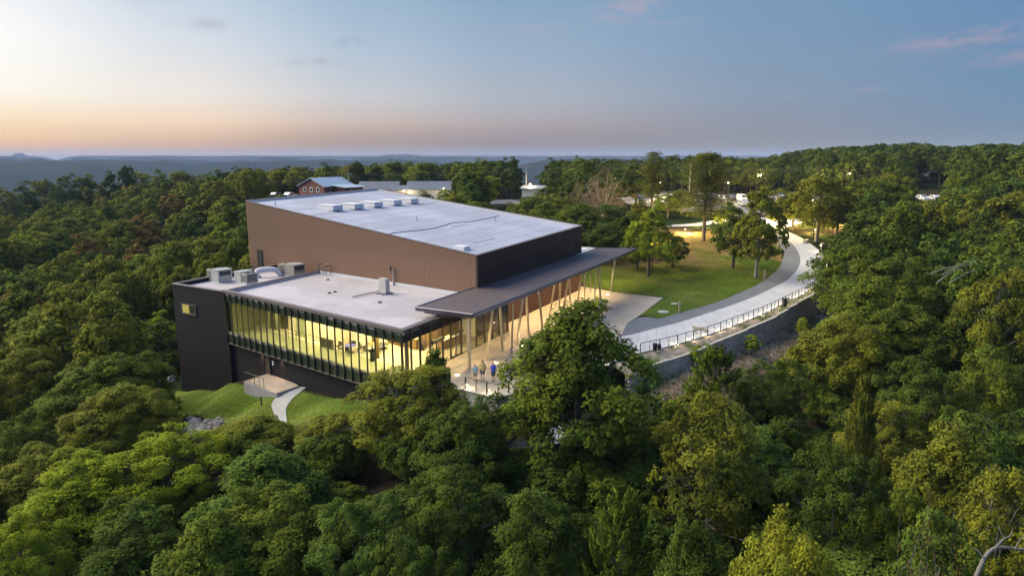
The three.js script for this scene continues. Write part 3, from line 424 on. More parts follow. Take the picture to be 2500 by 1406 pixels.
// entrance side: wider bays, two pairs of doors
const sideS = [0, 1.35, 2.75, 4.45, 6.6, 8.05, 10.05, 11.4, 13.1, 14.9, 16.6, 18.4, RL];
sideS.forEach((s, i) => slab(new MB(), rp, s - 0.045, s + 0.045, 0.01, 4.66, -0.09, 0.09).build('mullion', M.fin, theatre));
for (let i = 0; i + 1 < sideS.length; i++) {
  const a = sideS[i] + 0.047, b = sideS[i + 1] - 0.047, door = i === 3 || i === 5;
  slab(new MB(), rp, a, b, 3.62, 4.64, -0.06, 0.0).build('spandrel_panel', M.charcoal, theatre);
  if (!door) { slab(new MB(), rp, a, b, 0.06, 3.616, -0.04, -0.034).build('glass_pane', M.glass, theatre); continue; }
  slab(new MB(), rp, a, b, 2.72, 3.616, -0.04, -0.034).build('glass_pane', M.glass, theatre);
  const fr = new MB(); slab(fr, rp, a, b, 2.5, 2.7, -0.1, 0.3); const tr = fr.build('door_canopy', M.fin, theatre);
  const mid = (a + b) / 2;
  for (const [x, y] of [[a, mid], [mid, b]]) {
    const f = new MB(); slab(f, rp, x + 0.01, x + 0.09, 0.03, 2.48, -0.06, 0.0); slab(f, rp, y - 0.09, y - 0.01, 0.03, 2.48, -0.06, 0.0); slab(f, rp, x + 0.092, y - 0.092, 0.03, 0.2, -0.06, 0.0); slab(f, rp, x + 0.092, y - 0.092, 2.38, 2.48, -0.06, 0.0);
    const dl = f.build('glass_door', M.fin, theatre); slab(new MB(), rp, x + 0.092, y - 0.092, 0.202, 2.378, -0.035, -0.029).build('pane', M.glass, dl);
    const hx = x === a ? y - 0.16 : x + 0.16; new MB().cyl(rp(hx, 0.05, 0.85), rp(hx, 0.05, 1.5), 0.022, 0.022, 6).build('handle', M.galv, dl);
  }
}
{ const t = new MB(); slab(t, rp, 0, RL, 3.6, 3.66, -0.16, -0.07); slab(t, rp, 0, RL, 0.012, 0.05, -0.16, -0.02); t.build('glazing_rail', M.fin, theatre);
  const g = new MB(), e0 = rp(RL, 0, 0), e1 = V(-2.75, 0, -76.6); g.prism([[e0.x, e0.z], [e0.x - 0.06, e0.z - 0.12], [e1.x, e1.z - 0.1], [e1.x, e1.z]], 0.0, 4.64); g.build('lobby_end_wall', M.charcoal, theatre);
  const c = new MB(); c.box(D.x + nF.x * 0.05 + nR.x * 0.03, 1.7, D.y + nF.y * 0.05 + nR.y * 0.03, 0.16, 5.9, 0.16, 0.5); c.build('corner_mullion', M.fin, theatre); }
// lobby: ceiling, inner walls, lamps
{
  const ceil = new MB().prism(lowFoot.map(([x, z]) => { const cx = -16, cz = -74; return [cx + (x - cx) * 0.97, cz + (z - cz) * 0.97]; }), 3.86, 3.94).build('lobby_ceiling', M.cream, theatre);
  slab(new MB(), fp, 0.2, FL - 0.3, -0.018, -0.006, -3.1, -0.2).build('floor_border', std(0.30, 0.32, 0.2, { roughness: 0.5, map: rep(mottle, 0.2) }), theatre);
  slab(new MB(), wp, 0.2, 27.4, -0.02, 3.85, 0.1, 0.16).build('inner_wall', M.cream, theatre);
  { const m = new MB(); const a = fp(FL - 0.4, -0.4, 0), b = V(LLp.x + 0.5, 0, LLp.z); m.prism([[a.x, a.z], [b.x, b.z], [b.x + 0.15, b.z + 0.1], [a.x + 0.15, a.z + 0.1]], -0.018, 3.85); m.build('inner_wall', std(0.2, 0.21, 0.12), theatre); }
  const part = new MB(); slab(part, fp, 14.6, 20.4, -0.018, 3.85, -4.3, -4.1); slab(part, fp, 22.0, 25.2, -0.018, 3.85, -5.4, -5.2); slab(part, fp, 14.4, 14.6, -0.018, 3.85, -8.5, -4.1); part.build('partition_wall', M.cream, theatre);
  const gp = new MB(); slab(gp, fp, 20.42, 22, -0.018, 3.85, -4.32, -4.12); slab(gp, fp, 25.3, 27.4, -0.018, 3.85, -4.2, -4.0); gp.build('partition_wall', std(0.36, 0.40, 0.25), theatre);
  const dk = new MB(); slab(dk, fp, 25.9, 26.9, -0.01, 2.3, -3.98, -3.95); dk.build('dark_door', std(0.05, 0.055, 0.03), theatre);
  const sl = new MB(); for (let k = 0; k < 16; k++) slab(sl, rp, 9.6 + k * 0.6, 9.85 + k * 0.6, -0.01, 3.84, -4.6, -4.5); sl.build('wood_slat_screen', M.wood, theatre).userData.kind = 'stuff';
  const dh = new MB(); slab(dh, rp, 9.3, RL - 0.3, -0.012, 3.84, -4.85, -4.7); dh.build('screen_wall', std(0.35, 0.26, 0.10), theatre);
  // ceiling panels with a light of the same size just below each
  for (const [s, o] of [[2.6, -3], [5.0, -8.8], [6.8, -3], [8.6, -8.5], [11.4, -3], [12.2, -8.5], [16.2, -2.2], [20.5, -2.2], [24.8, -2], [17.5, -7.5]]) {
    const c = fp(s, o, 3.82); const g = new MB(); g.obox(c, V(uB.x * 0.9, 0, uB.y * 0.9), V(0, 0.03, 0), V(nF.x * 0.45, 0, nF.y * 0.45)); const lampMesh = g.build('ceiling_lamp', M.panelLight, ceil); lampMesh.castShadow = false;
    const L = new THREE.RectAreaLight(rgb(1, 0.81, 0.44), (o < -6 ? 38 : 30) * (s > 19 ? 0.55 : s > 14 ? 0.8 : s < 4 ? 0.85 : 1.15), 1.8, 0.9); L.position.set(c.x, 3.77, c.z); L.lookAt(c.x, 0, c.z); L.name = 'ceiling_lamp_glow'; scene.add(L);
  }
  for (const s of [15.6, 17.4, 19.2, 23]) { const c = fp(s, -3.75 - (s > 21 ? 1.1 : 0), 3.72); const b = new MB().ball(c, 0.07, 8).build('wall_washer', M.lamp, ceil); const L = new THREE.SpotLight(rgb(1, 0.82, 0.45), 26, 0, 0.75, 0.6); L.position.set(c.x, c.y - 0.1, c.z); const tg = fp(s, -4.3 - (s > 21 ? 1.1 : 0), 0.8); L.target.position.copy(tg); L.name = 'wall_washer_glow'; scene.add(L, L.target); }
  for (const [s, o] of [[7.6, -3.6], [1.7, -2.1], [12.6, -7.4]]) new MB().cyl(fp(s, o, 0), fp(s, o, 3.85), 0.2, 0.2, 14).build('lobby_column', std(0.20, 0.14, 0.05, { metalness: 0.3, roughness: 0.4 }), theatre);
  for (const q of [fp(25.0, -3.9, 2.75), rp(7.4, -4.2, 2.9)]) { const g = new MB(); g.obox(q, V(uB.x * 0.2, 0, uB.y * 0.2), V(0, 0.1, 0), V(nF.x * 0.03, 0, nF.y * 0.03)); tag(g.build('exit_sign', M.exit), q.x < -20 ? 'small green lit exit sign at the left end of the lobby' : 'small green lit exit sign inside the entrance doors', 'sign'); }
  // guard rail along the inside ramp
  const rail = new MB(); for (const y of [1.0, 0.62]) rail.tube([fp(13.4, -2.6, y), fp(24.6, -2.6, y)], 0.028, 6); for (let s = 13.6; s < 24.7; s += 1.55) rail.cyl(fp(s, -2.6, 0), fp(s, -2.6, 1.0), 0.022, 0.022, 6);
  tag(rail.build('guard_rail', std(0.12, 0.11, 0.06, { metalness: 0.4 })), 'thin metal guard rail along the inside ramp behind the glass', 'railing');
}
// side door, wall lamps and meter on the dark wall
{
  const y0 = -3.78, o = -0.45;
  const f = new MB(); slab(f, fp, 21.75, 21.86, y0, y0 + 2.3, o + 0.004, o + 0.1); slab(f, fp, 22.86, 22.97, y0, y0 + 2.3, o + 0.004, o + 0.1); slab(f, fp, 21.862, 22.858, y0 + 2.2, y0 + 2.3, o + 0.004, o + 0.1);
  const dr = f.build('side_door', M.black, theatre); slab(new MB(), fp, 21.864, 22.856, y0 + 0.02, y0 + 2.198, o + 0.004, o + 0.05).build('door_leaf', std(0.075, 0.05, 0.042, { roughness: 0.5 }), dr); new MB().cyl(fp(22.0, o + 0.07, y0 + 1), fp(22.0, o + 0.12, y0 + 1), 0.03, 0.03, 8).build('handle', M.galv, dr);
  const b = new MB(); slab(b, fp, 21.1, 21.3, y0 + 1.2, y0 + 1.7, o + 0.004, o + 0.12); tag(b.build('wall_box', M.white), 'small white box on the dark wall beside the side door', 'electrical box');
  const h = new MB(); const hp = wp(0, 0, 0), q = V(-31.6, -6.7, -75.35); h.box(q.x, q.y, q.z + 0.1, 0.3, 0.35, 0.25, 0.66); h.cyl(V(q.x, q.y - 0.5, q.z + 0.15), V(q.x, q.y, q.z + 0.15), 0.05, 0.05, 6); tag(h.build('hose_connection', M.galv), 'small metal fitting low on the dark wall left of the side door', 'pipe fitting');
  for (const s of [23.3, 19.6]) { const p = fp(s, o + 0.02, -1.42); const L = new MB(); L.ball(V(p.x + nF.x * 0.28, p.y, p.z + nF.y * 0.28), 0.05, 8); L.build('wall_lamp', M.lamp, theatre); const S = new THREE.SpotLight(rgb(1, 0.72, 0.42), 5, 0, 0.8, 0.9); S.position.set(p.x + nF.x * 0.3, p.y - 0.1, p.z + nF.y * 0.3); const t = fp(s, o, y0 + 0.8); S.target.position.copy(t); S.name = 'wall_lamp_glow'; scene.add(S, S.target); }
  // landing with railing
  const pts = [[-26.2, -72.4], [-29.2, -71.0], [-28.0, -68.6], [-24.6, -66.9], [-22.9, -68.4]], P2 = pts.map(([x, z]) => [x, z]);
  const ld = thing('door_landing', 'raised concrete landing with thin railing outside the side door', 'landing');
  new MB().prism([[-27.2, -72.9], [-28.9, -70.1], [-24.1, -66.3], [-22.5, -68.6], [-23, -69.3]], -8.6, -3.85).build('slab', std(0.46, 0.42, 0.44, { map: rep(speck, 0.3) }), ld);
  new MB().prism([[-27.18, -72.86], [-28.84, -70.1], [-24.1, -66.36], [-22.56, -68.6], [-23.05, -69.26]], -3.848, -3.82).build('top', std(0.50, 0.38, 0.30, { map: rep(speck, 0.3) }), ld);
  const path = [[-27.2, -72.7], [-28.7, -70.1], [-25.9, -67.85]].map(([x, z]) => V(x, -3.82, z));
  const rl = new MB(); for (const y of [1.05, 0.1]) rl.tube(path.map((p) => p.clone().setY(p.y + y)), 0.03, 6);
  for (let i = 0; i + 1 < path.length; i++) { const n = Math.ceil(path[i].distanceTo(path[i + 1]) / 0.95); for (let k = i ? 1 : 0; k <= n; k++) { const p = path[i].clone().lerp(path[i + 1], k / n); rl.cyl(p, p.clone().setY(p.y + 1.05), 0.026, 0.026, 6); } }
  rl.build('railing', M.fin, ld);
  const bp = V(-25.3, ground(-25.3, -65.3), -65.3); const bl = thing('path_light', 'short dark path light at the edge of the sloping lawn path', 'path light', [bp.x, bp.y, bp.z]); new MB().cyl(V(0, 0, 0), V(0, 0.9, 0), 0.07, 0.07, 10).build('post', M.black, bl); new MB().cyl(V(0, 0.9, 0), V(0, 0.98, 0), 0.12, 0.1, 10).build('cap', M.black, bl);
}
// roof plant
function packagedUnit(label, x, z, y, w, d, h, turn, mat, fans, open, fx = 1) {
  const t = thing('rooftop_unit', label, 'air conditioner', [x, y, z], turn);
  new MB().box(0, 0.14, 0, w * 0.9, 0.28, d * 0.9).build('curb', M.membraneWhite, t);
  const b = new MB(); b.box(-w * 0.22 * fx, 0.3 + h / 2, 0, w * 0.56, h, d); b.box(w * 0.3 * fx, 0.3 + h * 0.46, 0, w * 0.4, h * 0.92, d * 0.94); const bd = b.build('cabinet', mat, t);
  for (let k = 0; k < fans; k++) { const cx = w * 0.3 * fx, cz = (k - (fans - 1) / 2) * d * 0.44; const f = new MB(); f.cyl(V(cx, 0.3 + h * 0.92, cz), V(cx, 0.38 + h * 0.92, cz), Math.min(0.36, d * 0.2), Math.min(0.36, d * 0.2), 16); f.build('fan', M.grille, t); }
  const g = new MB(); for (let k = 0; k < 7; k++) { const yy = 0.45 + k * h * 0.11; g.box(w * 0.3 * fx, yy, d * 0.475, w * 0.34, 0.07, 0.04); g.box(w * 0.505 * fx, yy, 0, 0.04, 0.08, d * 0.8); } g.build('louver', M.grille, t);
  if (open) new MB().box(-w * 0.505 * fx, 0.3 + h * 0.66, 0, 0.04, h * 0.42, d * 0.8).build('intake', M.grille, t);
  const s = new MB(); s.box(-w * 0.08 * fx, 0.3 + h / 2, d * 0.503, 0.03, h * 0.94, 0.012); s.box(-w * 0.35 * fx, 0.3 + h / 2, d * 0.503, 0.03, h * 0.94, 0.012); s.box(-w * 0.22 * fx, 0.3 + h * 1.01, 0, w * 0.6, 0.05, d * 1.05); s.build('panel_seam', M.galv, t);
  return t;
}
packagedUnit('pale grey rooftop air unit farthest left on the end roof', -37.6, -86.2, 4.2, 2.9, 1.9, 1.3, -0.665, M.hvac, 2, true, -1);
packagedUnit('pale rooftop air unit with two fans just behind the glazed corner', -33.4, -84.3, 4.2, 2.6, 1.7, 1.25, -0.665, M.hvac, 2, false);
packagedUnit('tan rooftop air unit against the brown wall', -29.6, -90.2, 4.2, 3.5, 1.8, 1.35, -0.64, M.hvacTan, 1, true, -1);
{ const t = thing('roof_duct', 'white curved roof duct between the air units', 'duct', [-32.6, 4.2, -89.2]); const c = new THREE.CatmullRomCurve3([V(-1.2, 0, 0.6), V(-1.1, 0.75, 0.5), V(-0.3, 0.95, 0.1), V(1.1, 0.8, -0.5), V(1.6, 0.1, -0.8)]); new MB().tube(c.getPoints(16), 0.36, 12).build('pipe', M.membraneWhite, t); const b = new MB(); b.box(-1.2, 0.15, 0.6, 1, 0.3, 1); b.build('curb', M.membraneWhite, t); }
{ const t = thing('condenser', 'tall slim condenser on a skid in the middle of the low roof', 'condenser', [-14.6, 4.5, -76.4], Math.atan2(-uB.y, uB.x));
  const s = new MB(); for (const x of [-0.45, 0.45]) { s.box(x, 0.1, 0, 0.12, 0.1, 1.7); for (const z of [-0.7, 0.7]) s.box(x, 0.03, z, 0.34, 0.06, 0.34); } s.box(0, 0.2, 0.35, 1.2, 0.08, 0.1); s.box(0, 0.2, -0.35, 1.2, 0.08, 0.1); s.build('skid', M.galv, t);
  new MB().box(0, 1.02, 0, 1.15, 1.55, 0.62).build('cabinet', M.hvac, t);
  const g = new MB(); for (let k = 0; k < 9; k++) g.box(0, 0.42 + k * 0.13, 0.322, 1.0, 0.05, 0.03); for (let k = 0; k < 9; k++) g.box(0.588, 0.42 + k * 0.13, 0, 0.03, 0.05, 0.5); g.build('louver', M.grille, t);
  const p = new MB(); p.tube([V(0.7, 0.35, -0.2), V(0.9, 0.15, -0.5), V(1.2, 0.12, -1.4), V(1.0, 0.12, -3.8)].map((v) => v), 0.06, 6); p.build('pipe', M.seam, t); }
{ const q = wp(13.0, 0.25, 0), t = thing('pipe_mast', 'grey pipe mast with a box against the brown wall', 'pipe', [q.x, 4.5, q.z]); new MB().cyl(V(0, 0, 0), V(0, 1.9, 0), 0.09, 0.09, 10).build('pipe', M.galv, t); new MB().box(-0.35, 2.05, 0, 0.35, 0.5, 0.2, 0.65).build('box', M.coping, t); new MB().cyl(V(-0.3, 1.2, 0), V(-0.3, 2.5, 0), 0.03, 0.03, 6).build('conduit', M.coping, t); }
{ const m = new MB(); for (const s of [26.3, 24.9]) { for (const o of [0.25, 0.9]) m.cyl(wp(s, o, 4.2), wp(s, o, 5.9), 0.035, 0.035, 6); m.tube([wp(s, 0.25, 5.9), wp(s, 0.9, 5.9)], 0.035, 6); } m.tube([wp(26.3, 0.25, 5.9), wp(24.9, 0.25, 5.9)], 0.035, 6); m.tube([wp(26.3, 0.25, 5.3), wp(24.9, 0.25, 5.3)], 0.03, 6); tag(m.build('roof_ladder_rail', M.coping), 'thin ladder hoops standing against the brown wall', 'ladder'); }
{ const d = new MB(); slab(d, wp, WL - 3.3, WL - 2.1, 3.95, 6.6, 0.11, 0.16); d.build('roof_door', M.black, theatre); }

// ───────────────────────── entrance canopy ─────────────────────────
const canopy = thing('entrance_canopy', 'long dark metal canopy on slanting tan columns', 'canopy');
{
  const P = [[-3.59, -61.3], [19.84, -106.8], [12.72, -107.3], [-9.32, -64.4]];
  const inset = P.map(([x, z]) => { const cx = 4.9, cz = -85; return [cx + (x - cx) * 0.988, cz + (z - cz) * 0.994]; });
  new MB().prism(P, 5.5, 5.62).build('roof_sheet', M.canopyMetal, canopy);
  const seams = new MB(), n = 70; for (let i = 1; i < n; i++) { const t = i / n; seams.beam(V(lerp(P[3][0], P[2][0], t), 5.63, lerp(P[3][1], P[2][1], t)), V(lerp(P[0][0], P[1][0], t), 5.63, lerp(P[0][1], P[1][1], t)), 0.022, 0.018); }
  seams.build('standing_seam', M.canopyMetal, canopy);
  new MB().prism(inset, 5.26, 5.497).build('soffit', M.soffit, canopy);
  const e = new MB(); for (let i = 0; i < 4; i++) { const a = P[i], b = P[(i + 1) % 4]; e.tube([V(a[0], 5.58, a[1]), V(b[0], 5.58, b[1])], 0.13, 10); e.beam(V(a[0], 5.42, a[1]), V(b[0], 5.42, b[1]), 0.1, 0.3); } e.build('gutter', std(0.13, 0.12, 0.15, { roughness: 0.3, metalness: 0.7 }), canopy);
  const fin = new MB(); fin.prism([[-3.9, -61.9], [-8.5, -64.4], [-8.2, -65], [-3.6, -62.5]], 5.02, 5.258); fin.build('fascia', M.canopyMetal, canopy);
  for (const t of [0.18, 0.34, 0.55, 0.76]) { const m = new MB(); m.cyl(V(lerp(P[0][0], P[1][0], t) - 0.4, 5.62, lerp(P[0][1], P[1][1], t) - 0.2), V(lerp(P[0][0], P[1][0], t) - 0.4, 6.15, lerp(P[0][1], P[1][1], t) - 0.2), 0.02, 0.012, 5); m.build('lightning_rod', M.galv, canopy); }
  const COL = [[-4.0, -61.9, -4.0, -62.1, 0.2], [-4.3, -62.3, -4.1, -63.0, 0.17], [-1.9, -64.9, -2.5, -65.4, 0.17], [-1.2, -65.7, -1.0, -68.7, 0.17], [0.1, -68.3, 0.0, -70.1, 0.13], [1.1, -69.9, 0.6, -71.3, 0.17], [1.5, -70.9, 1.9, -74.3, 0.17], [2.9, -73.1, 3.6, -77.3, 0.17], [4.9, -77.4, 4.8, -84.8, 0.15], [5.7, -79.1, 6.5, -91.2, 0.15], [6.8, -81.3, 6.9, -88.7, 0.15], [7.0, -81.3, 8.2, -93.9, 0.15], [8.9, -85.6, 9.1, -92.5, 0.17], [9.4, -86.6, 10.3, -94.3, 0.15], [10.2, -88.2, 11.8, -100.5, 0.15], [11.3, -89.8, 11.7, -94.8, 0.15], [11.9, -91.5, 12.5, -94.3, 0.19], [14.8, -97.0, 14.4, -97.6, 0.17]];
  for (const [a, b, c, d, r] of COL) { const m = new MB(); m.cyl(V(c, 0.01, d), V(lerp(c, a, 1), 5.3, lerp(d, b, 1)), r * 0.7, r * 0.82, 12); const cm = m.build('column', M.column, canopy); new MB().cyl(V(c, 0.012, d), V(c, 0.05, d), r * 1.7, r * 1.7, 12).build('base_plate', M.galv, cm); }
  // downlights in the soffit and uplights in the slab
  for (let i = 0; i < 11; i++) for (const side of [0.3, 0.75]) {
    if (side > 0.5 && i % 2) continue;
    const t = (i + 0.5) / 11, x = lerp(lerp(P[3][0], P[2][0], t), lerp(P[0][0], P[1][0], t), side), z = lerp(lerp(P[3][1], P[2][1], t), lerp(P[0][1], P[1][1], t), side);
    if (i === 0 && side < 0.5) continue;
    new MB().cyl(V(x, 5.22, z), V(x, 5.258, z), 0.1, 0.1, 10).build('downlight', M.lamp, canopy);
    const L = new THREE.SpotLight(rgb(1, 0.72, 0.34), 60, 0, 1.05, 0.7); L.position.set(x, 5.2, z); L.target.position.set(x, 0, z); L.name = 'downlight_glow'; L.castShadow = true; scene.add(L, L.target);
  }
}
[[-5.1, -60.6, 'nearest the people'], [-1.6, -64.4, 'beside the third column'], [1.2, -70.6, 'near the oak crown'], [14.0, -97.8, 'at the foot of the last column'], [7.4, -101.6, 'by the far end of the dark wall'], [3.9, -77.6, 'in the middle of the plaza']].forEach(([x, z, w]) => {
  const m = new MB(); m.cyl(V(x, 0.013, z), V(x, 0.05, z), 0.16, 0.14, 12); tag(m.build('ground_light', glow(1, 0.85, 0.5, 9)), 'round bright light set in the plaza ' + w, 'ground light', null);
  const L = new THREE.SpotLight(rgb(1, 0.78, 0.42), 14, 0, 0.7, 0.8); L.position.set(x, 0.08, z); L.target.position.set(x, 5, z); L.name = 'ground_light_glow'; scene.add(L, L.target);
  const L2 = new THREE.PointLight(rgb(1, 0.8, 0.45), 0.5); L2.position.set(x, 0.25, z); L2.name = 'ground_light_spill'; scene.add(L2);
});
{ const m = new MB(); m.prism([[7.2, -101.2], [9.8, -100], [13.4, -107.6], [10.6, -108.6]], 5.0, 5.66); m.build('rear_roof', M.membraneWhite, theatre); }
// ───────────────────────── retaining walls, railing, plaza furniture ─────────────────────────
{
  // concrete wall under the plaza edge
  const w = thing('concrete_wall', 'pale concrete wall under the plaza edge behind the near trees', 'wall');
  const E = [[-9.0, -58.1], [-4.15, -56.55], [-1.25, -54.5], [4, -59.0], [9.7, -64.0]];
  for (let i = 0; i + 1 < E.length; i++) { const m = new MB(), a = E[i], b = E[i + 1], dx = b[0] - a[0], dz = b[1] - a[1], l = Math.hypot(dx, dz), nx = dz / l * 0.3, nz = -dx / l * 0.3; m.prism([a, b, [b[0] + nx, b[1] + nz], [a[0] + nx, a[1] + nz]].map(([x, z]) => [x, z]), -4.5, -0.02); m.build('wall_section', M.concrete, w); m.p.length && new MB().prism([[a[0] - nx * 0.4, a[1] - nz * 0.4], [b[0] - nx * 0.4, b[1] - nz * 0.4], [b[0] + nx * 1.6, b[1] + nz * 1.6], [a[0] + nx * 1.6, a[1] + nz * 1.6]], -0.018, 0.03).build('edge_stone', M.capStone, w); }
}
// stone block wall along the walkway: courses of blocks that step up in runs
const bedIn = outer.filter((p) => p[1] > -108);
const normalAt = (L, i) => { const a = L[Math.max(0, i - 1)], b = L[Math.min(L.length - 1, i + 1)], dx = b[0] - a[0], dz = b[1] - a[1], l = Math.hypot(dx, dz); return [-dz / l, dx / l]; };
const offsetLine = (L, o) => L.map((p, i) => { const n = normalAt(L, i); return [p[0] + n[0] * o, p[1] + n[1] * o]; });
const bedOff = (i) => 1.7;
const wallLine = bedIn.map((p, i) => { const n = normalAt(bedIn, i), o = lerp(2.2, 1.05, smooth(0, 16, i)); return [p[0] + n[0] * o, p[1] + n[1] * o]; });
structure(mesh('gravel_bed', drape(bedIn, wallLine, 80, 4, 0, (x, z) => yPlateau(z) - 0.06 - lerp(0.72, 0.28, smooth(-66, -100, z)) * Math.min(1, edgeDist(bedIn.concat([...bedIn].reverse()), x, z) / lerp(2.2, 1.05, smooth(-66, -73, z))), (x, z) => { const n = fbm(x * 2.5, z * 2.5, 4, 610), g = smooth(0.46, 0.62, fbm(x / 1.2, z / 1.2, 3, 620)); return [lerp(0.36, 0.10, g) * (0.2 + 1.6 * n), lerp(0.28, 0.12, g) * (0.2 + 1.6 * n), lerp(0.21, 0.03, g) * (0.2 + 1.6 * n)]; }), std(1, 1, 1, { vertexColors: true, roughness: 1, bumpMap: rep(bumpy, 1.5), bumpScale: 0.05 })), 'gravel bed with weeds between the railing and the block wall');
{
  const t = thing('block_retaining_wall', 'long retaining wall of grey stone blocks with a stepped pale cap', 'wall');
  const L = along(wallLine, 400), total = L.at(-1)[2], H = 0.2, r = rng(5);
  const tones = [0.78, 0.92, 1.04, 1.2].map((k) => std(0.66 * k, 0.53 * k, 0.44 * k, { roughness: 1, map: rep(speck, 0.9), bumpMap: rep(bumpy, 2), bumpScale: 0.02 }));
  const at = (s) => { const k = clamp(s / total * 400, 0, 399.999), i = Math.floor(k), f = k - i; return [lerp(L[i][0], L[i + 1][0], f), lerp(L[i][1], L[i + 1][1], f)]; };
  const blocks = [], topAt = (s) => { const step = [[3.6, -0.75], [15.5, -0.62], [24.5, -0.5], [33.0, -0.4], [37.5, -0.28], [42, -0.15], [60, 0]]; const z = at(s)[1]; for (const [q, y] of step) if (s < q) return y + yPlateau(z) * (s > 42 ? 1 : 0) * 0.5; return 0; };
  const geos = [0, 1, 2].map((v) => { const g = new THREE.BoxGeometry(0.46, H - 0.012, 0.26, 2, 1, 1), p = g.attributes.position; const q = rng(40 + v); for (let i = 0; i < p.count; i++) if (p.getZ(i) > 0) { const mid = Math.abs(p.getX(i)) < 0.01; p.setZ(i, p.getZ(i) + (mid ? 0.05 + 0.03 * q() : 0.0)); p.setX(i, p.getX(i) * 0.985); } g.computeVertexNormals(); return g; });
  for (let row = 0; row < 17; row++) for (let s = (row % 2) * 0.24; s < total - 0.3; s += 0.48) {
    const y = topAt(s) - 0.1 - H * (row + 0.5), [x, z] = at(s + 0.24); if (y < ground(x + 0.9, z + 0.9) - 1.1) continue;
    const [x2, z2] = at(s + 0.3), [x1, z1] = at(s + 0.18); blocks.push([x + (r() - 0.5) * 0.02 + row * 0.006, y, z + row * 0.006, Math.atan2(-(z2 - z1), x2 - x1), Math.floor(r() * 3), Math.floor(r() * 4)]);
  }
  blocks.sort((a, b) => Math.hypot(a[0], a[2]) - Math.hypot(b[0], b[2]));
  blocks.slice(0, 300).forEach(([x, y, z, a, v, c]) => { const m = mesh('block', geos[v], tones[c], t); m.position.set(x, y, z); m.rotation.y = a; });
  tones.forEach((mat, c) => { const rest = blocks.slice(300).filter((b) => b[5] === c); if (!rest.length) return; const im = new THREE.InstancedMesh(geos[c % 3], mat, rest.length), m = new THREE.Matrix4(), q = new THREE.Quaternion(); rest.forEach(([x, y, z, a], i) => { q.setFromAxisAngle(V(0, 1, 0), a); im.setMatrixAt(i, m.compose(V(x, y, z), q, V(1, 1, 1))); }); im.name = 'block_course'; im.userData.kind = 'stuff'; t.add(im); });
  const back = new MB(), cs = 0.9; for (let s = 0; s < total - 0.5; s += cs) { const a = at(s), b = at(Math.min(total, s + cs)); const nx = -(b[1] - a[1]) / cs * -1, nz = (b[0] - a[0]) / cs * -1; const y = topAt(s + 0.3); back.prism([[a[0] + nx * 0.12, a[1] + nz * 0.12], [b[0] + nx * 0.12, b[1] + nz * 0.12], [b[0] + nx * 0.34, b[1] + nz * 0.34], [a[0] + nx * 0.34, a[1] + nz * 0.34]], -5, y - 0.11); }
  back.build('backing', M.gravel, t);
  for (let s = 0; s < total - 0.5; s += cs) { const a = at(s), b = at(Math.min(total, s + cs)), y = topAt(s + 0.3), d = [(b[0] - a[0]) / cs, (b[1] - a[1]) / cs], n = [-d[1], d[0]], m = new MB(), e = 0.008; m.prism([[a[0] + n[0] * 0.2 + d[0] * e, a[1] + n[1] * 0.2 + d[1] * e], [b[0] + n[0] * 0.2 - d[0] * e, b[1] + n[1] * 0.2 - d[1] * e], [b[0] - n[0] * 0.2 - d[0] * e, b[1] - n[1] * 0.2 - d[1] * e], [a[0] - n[0] * 0.2 + d[0] * e, a[1] - n[1] * 0.2 + d[1] * e]], y - 0.105, y); m.build('cap_stone', M.capStone, t); }
}
// railing with lights
function railing(label, line, every, lights) {
  const t = thing('railing', label, 'railing'), L = along(line, 400), total = L.at(-1)[2], at = (s) => { const k = clamp(s / total * 400, 0, 399.999), i = Math.floor(k), f = k - i; const x = lerp(L[i][0], L[i + 1][0], f), z = lerp(L[i][1], L[i + 1][1], f); return V(x, yPlateau(z) + 0.02, z); };
  const n = Math.round(total / every), pts = Array.from({ length: 121 }, (_, i) => at(total * i / 120));
  new MB().tube(pts.map((p) => p.clone().setY(p.y + 1.06)), 0.04, 6).build('top_rail', M.black, t);
  const wires = new MB(); for (const y of [0.2, 0.36, 0.52, 0.68, 0.84]) wires.tube(pts.map((p) => p.clone().setY(p.y + y)), 0.004, 4); wires.build('wire', M.grille, t);
  for (let i = 0; i <= n; i++) {
    const p = at(total * i / n), thick = i % 2 === 0;
    new MB().beam(p, p.clone().setY(p.y + 1.04), thick ? 0.15 : 0.06, thick ? 0.09 : 0.05, V(1, 0, 0.3)).build('post', M.black, t);
    if (thick && lights(i)) {
      const q = at(total * i / n + 0.12), nn = at(total * i / n - 0.3).sub(at(total * i / n + 0.3)).normalize(), side = V(-nn.z, 0, nn.x);
      const c = q.clone().addScaledVector(side, 0.2).setY(q.y + 0.3);
      const m = new MB(); m.box(c.x, c.y, c.z, 0.05, 0.05, 0.05); m.build('rail_light', M.lamp, t);
      const S = new THREE.PointLight(rgb(1, 0.76, 0.42), 1.9); S.position.copy(c); S.name = 'rail_light_glow'; scene.add(S);
    }
  }
  return at;
}
const fenceLine = offsetLine(outer.slice(4), 0.12);
const fenceAt = railing('long dark cable railing with low lights along the outer edge of the curving walkway', fenceLine.filter((p) => p[1] > -128), 1.42, (i) => i > 0);
railing('short dark railing on the corner of the plaza beside the people', [[-4.05, -56.8], [-2.6, -55.75], [-1.28, -54.85], [4, -59.35], [9.5, -64.1]], 1.2, (i) => i % 4 === 2 || i === 0);
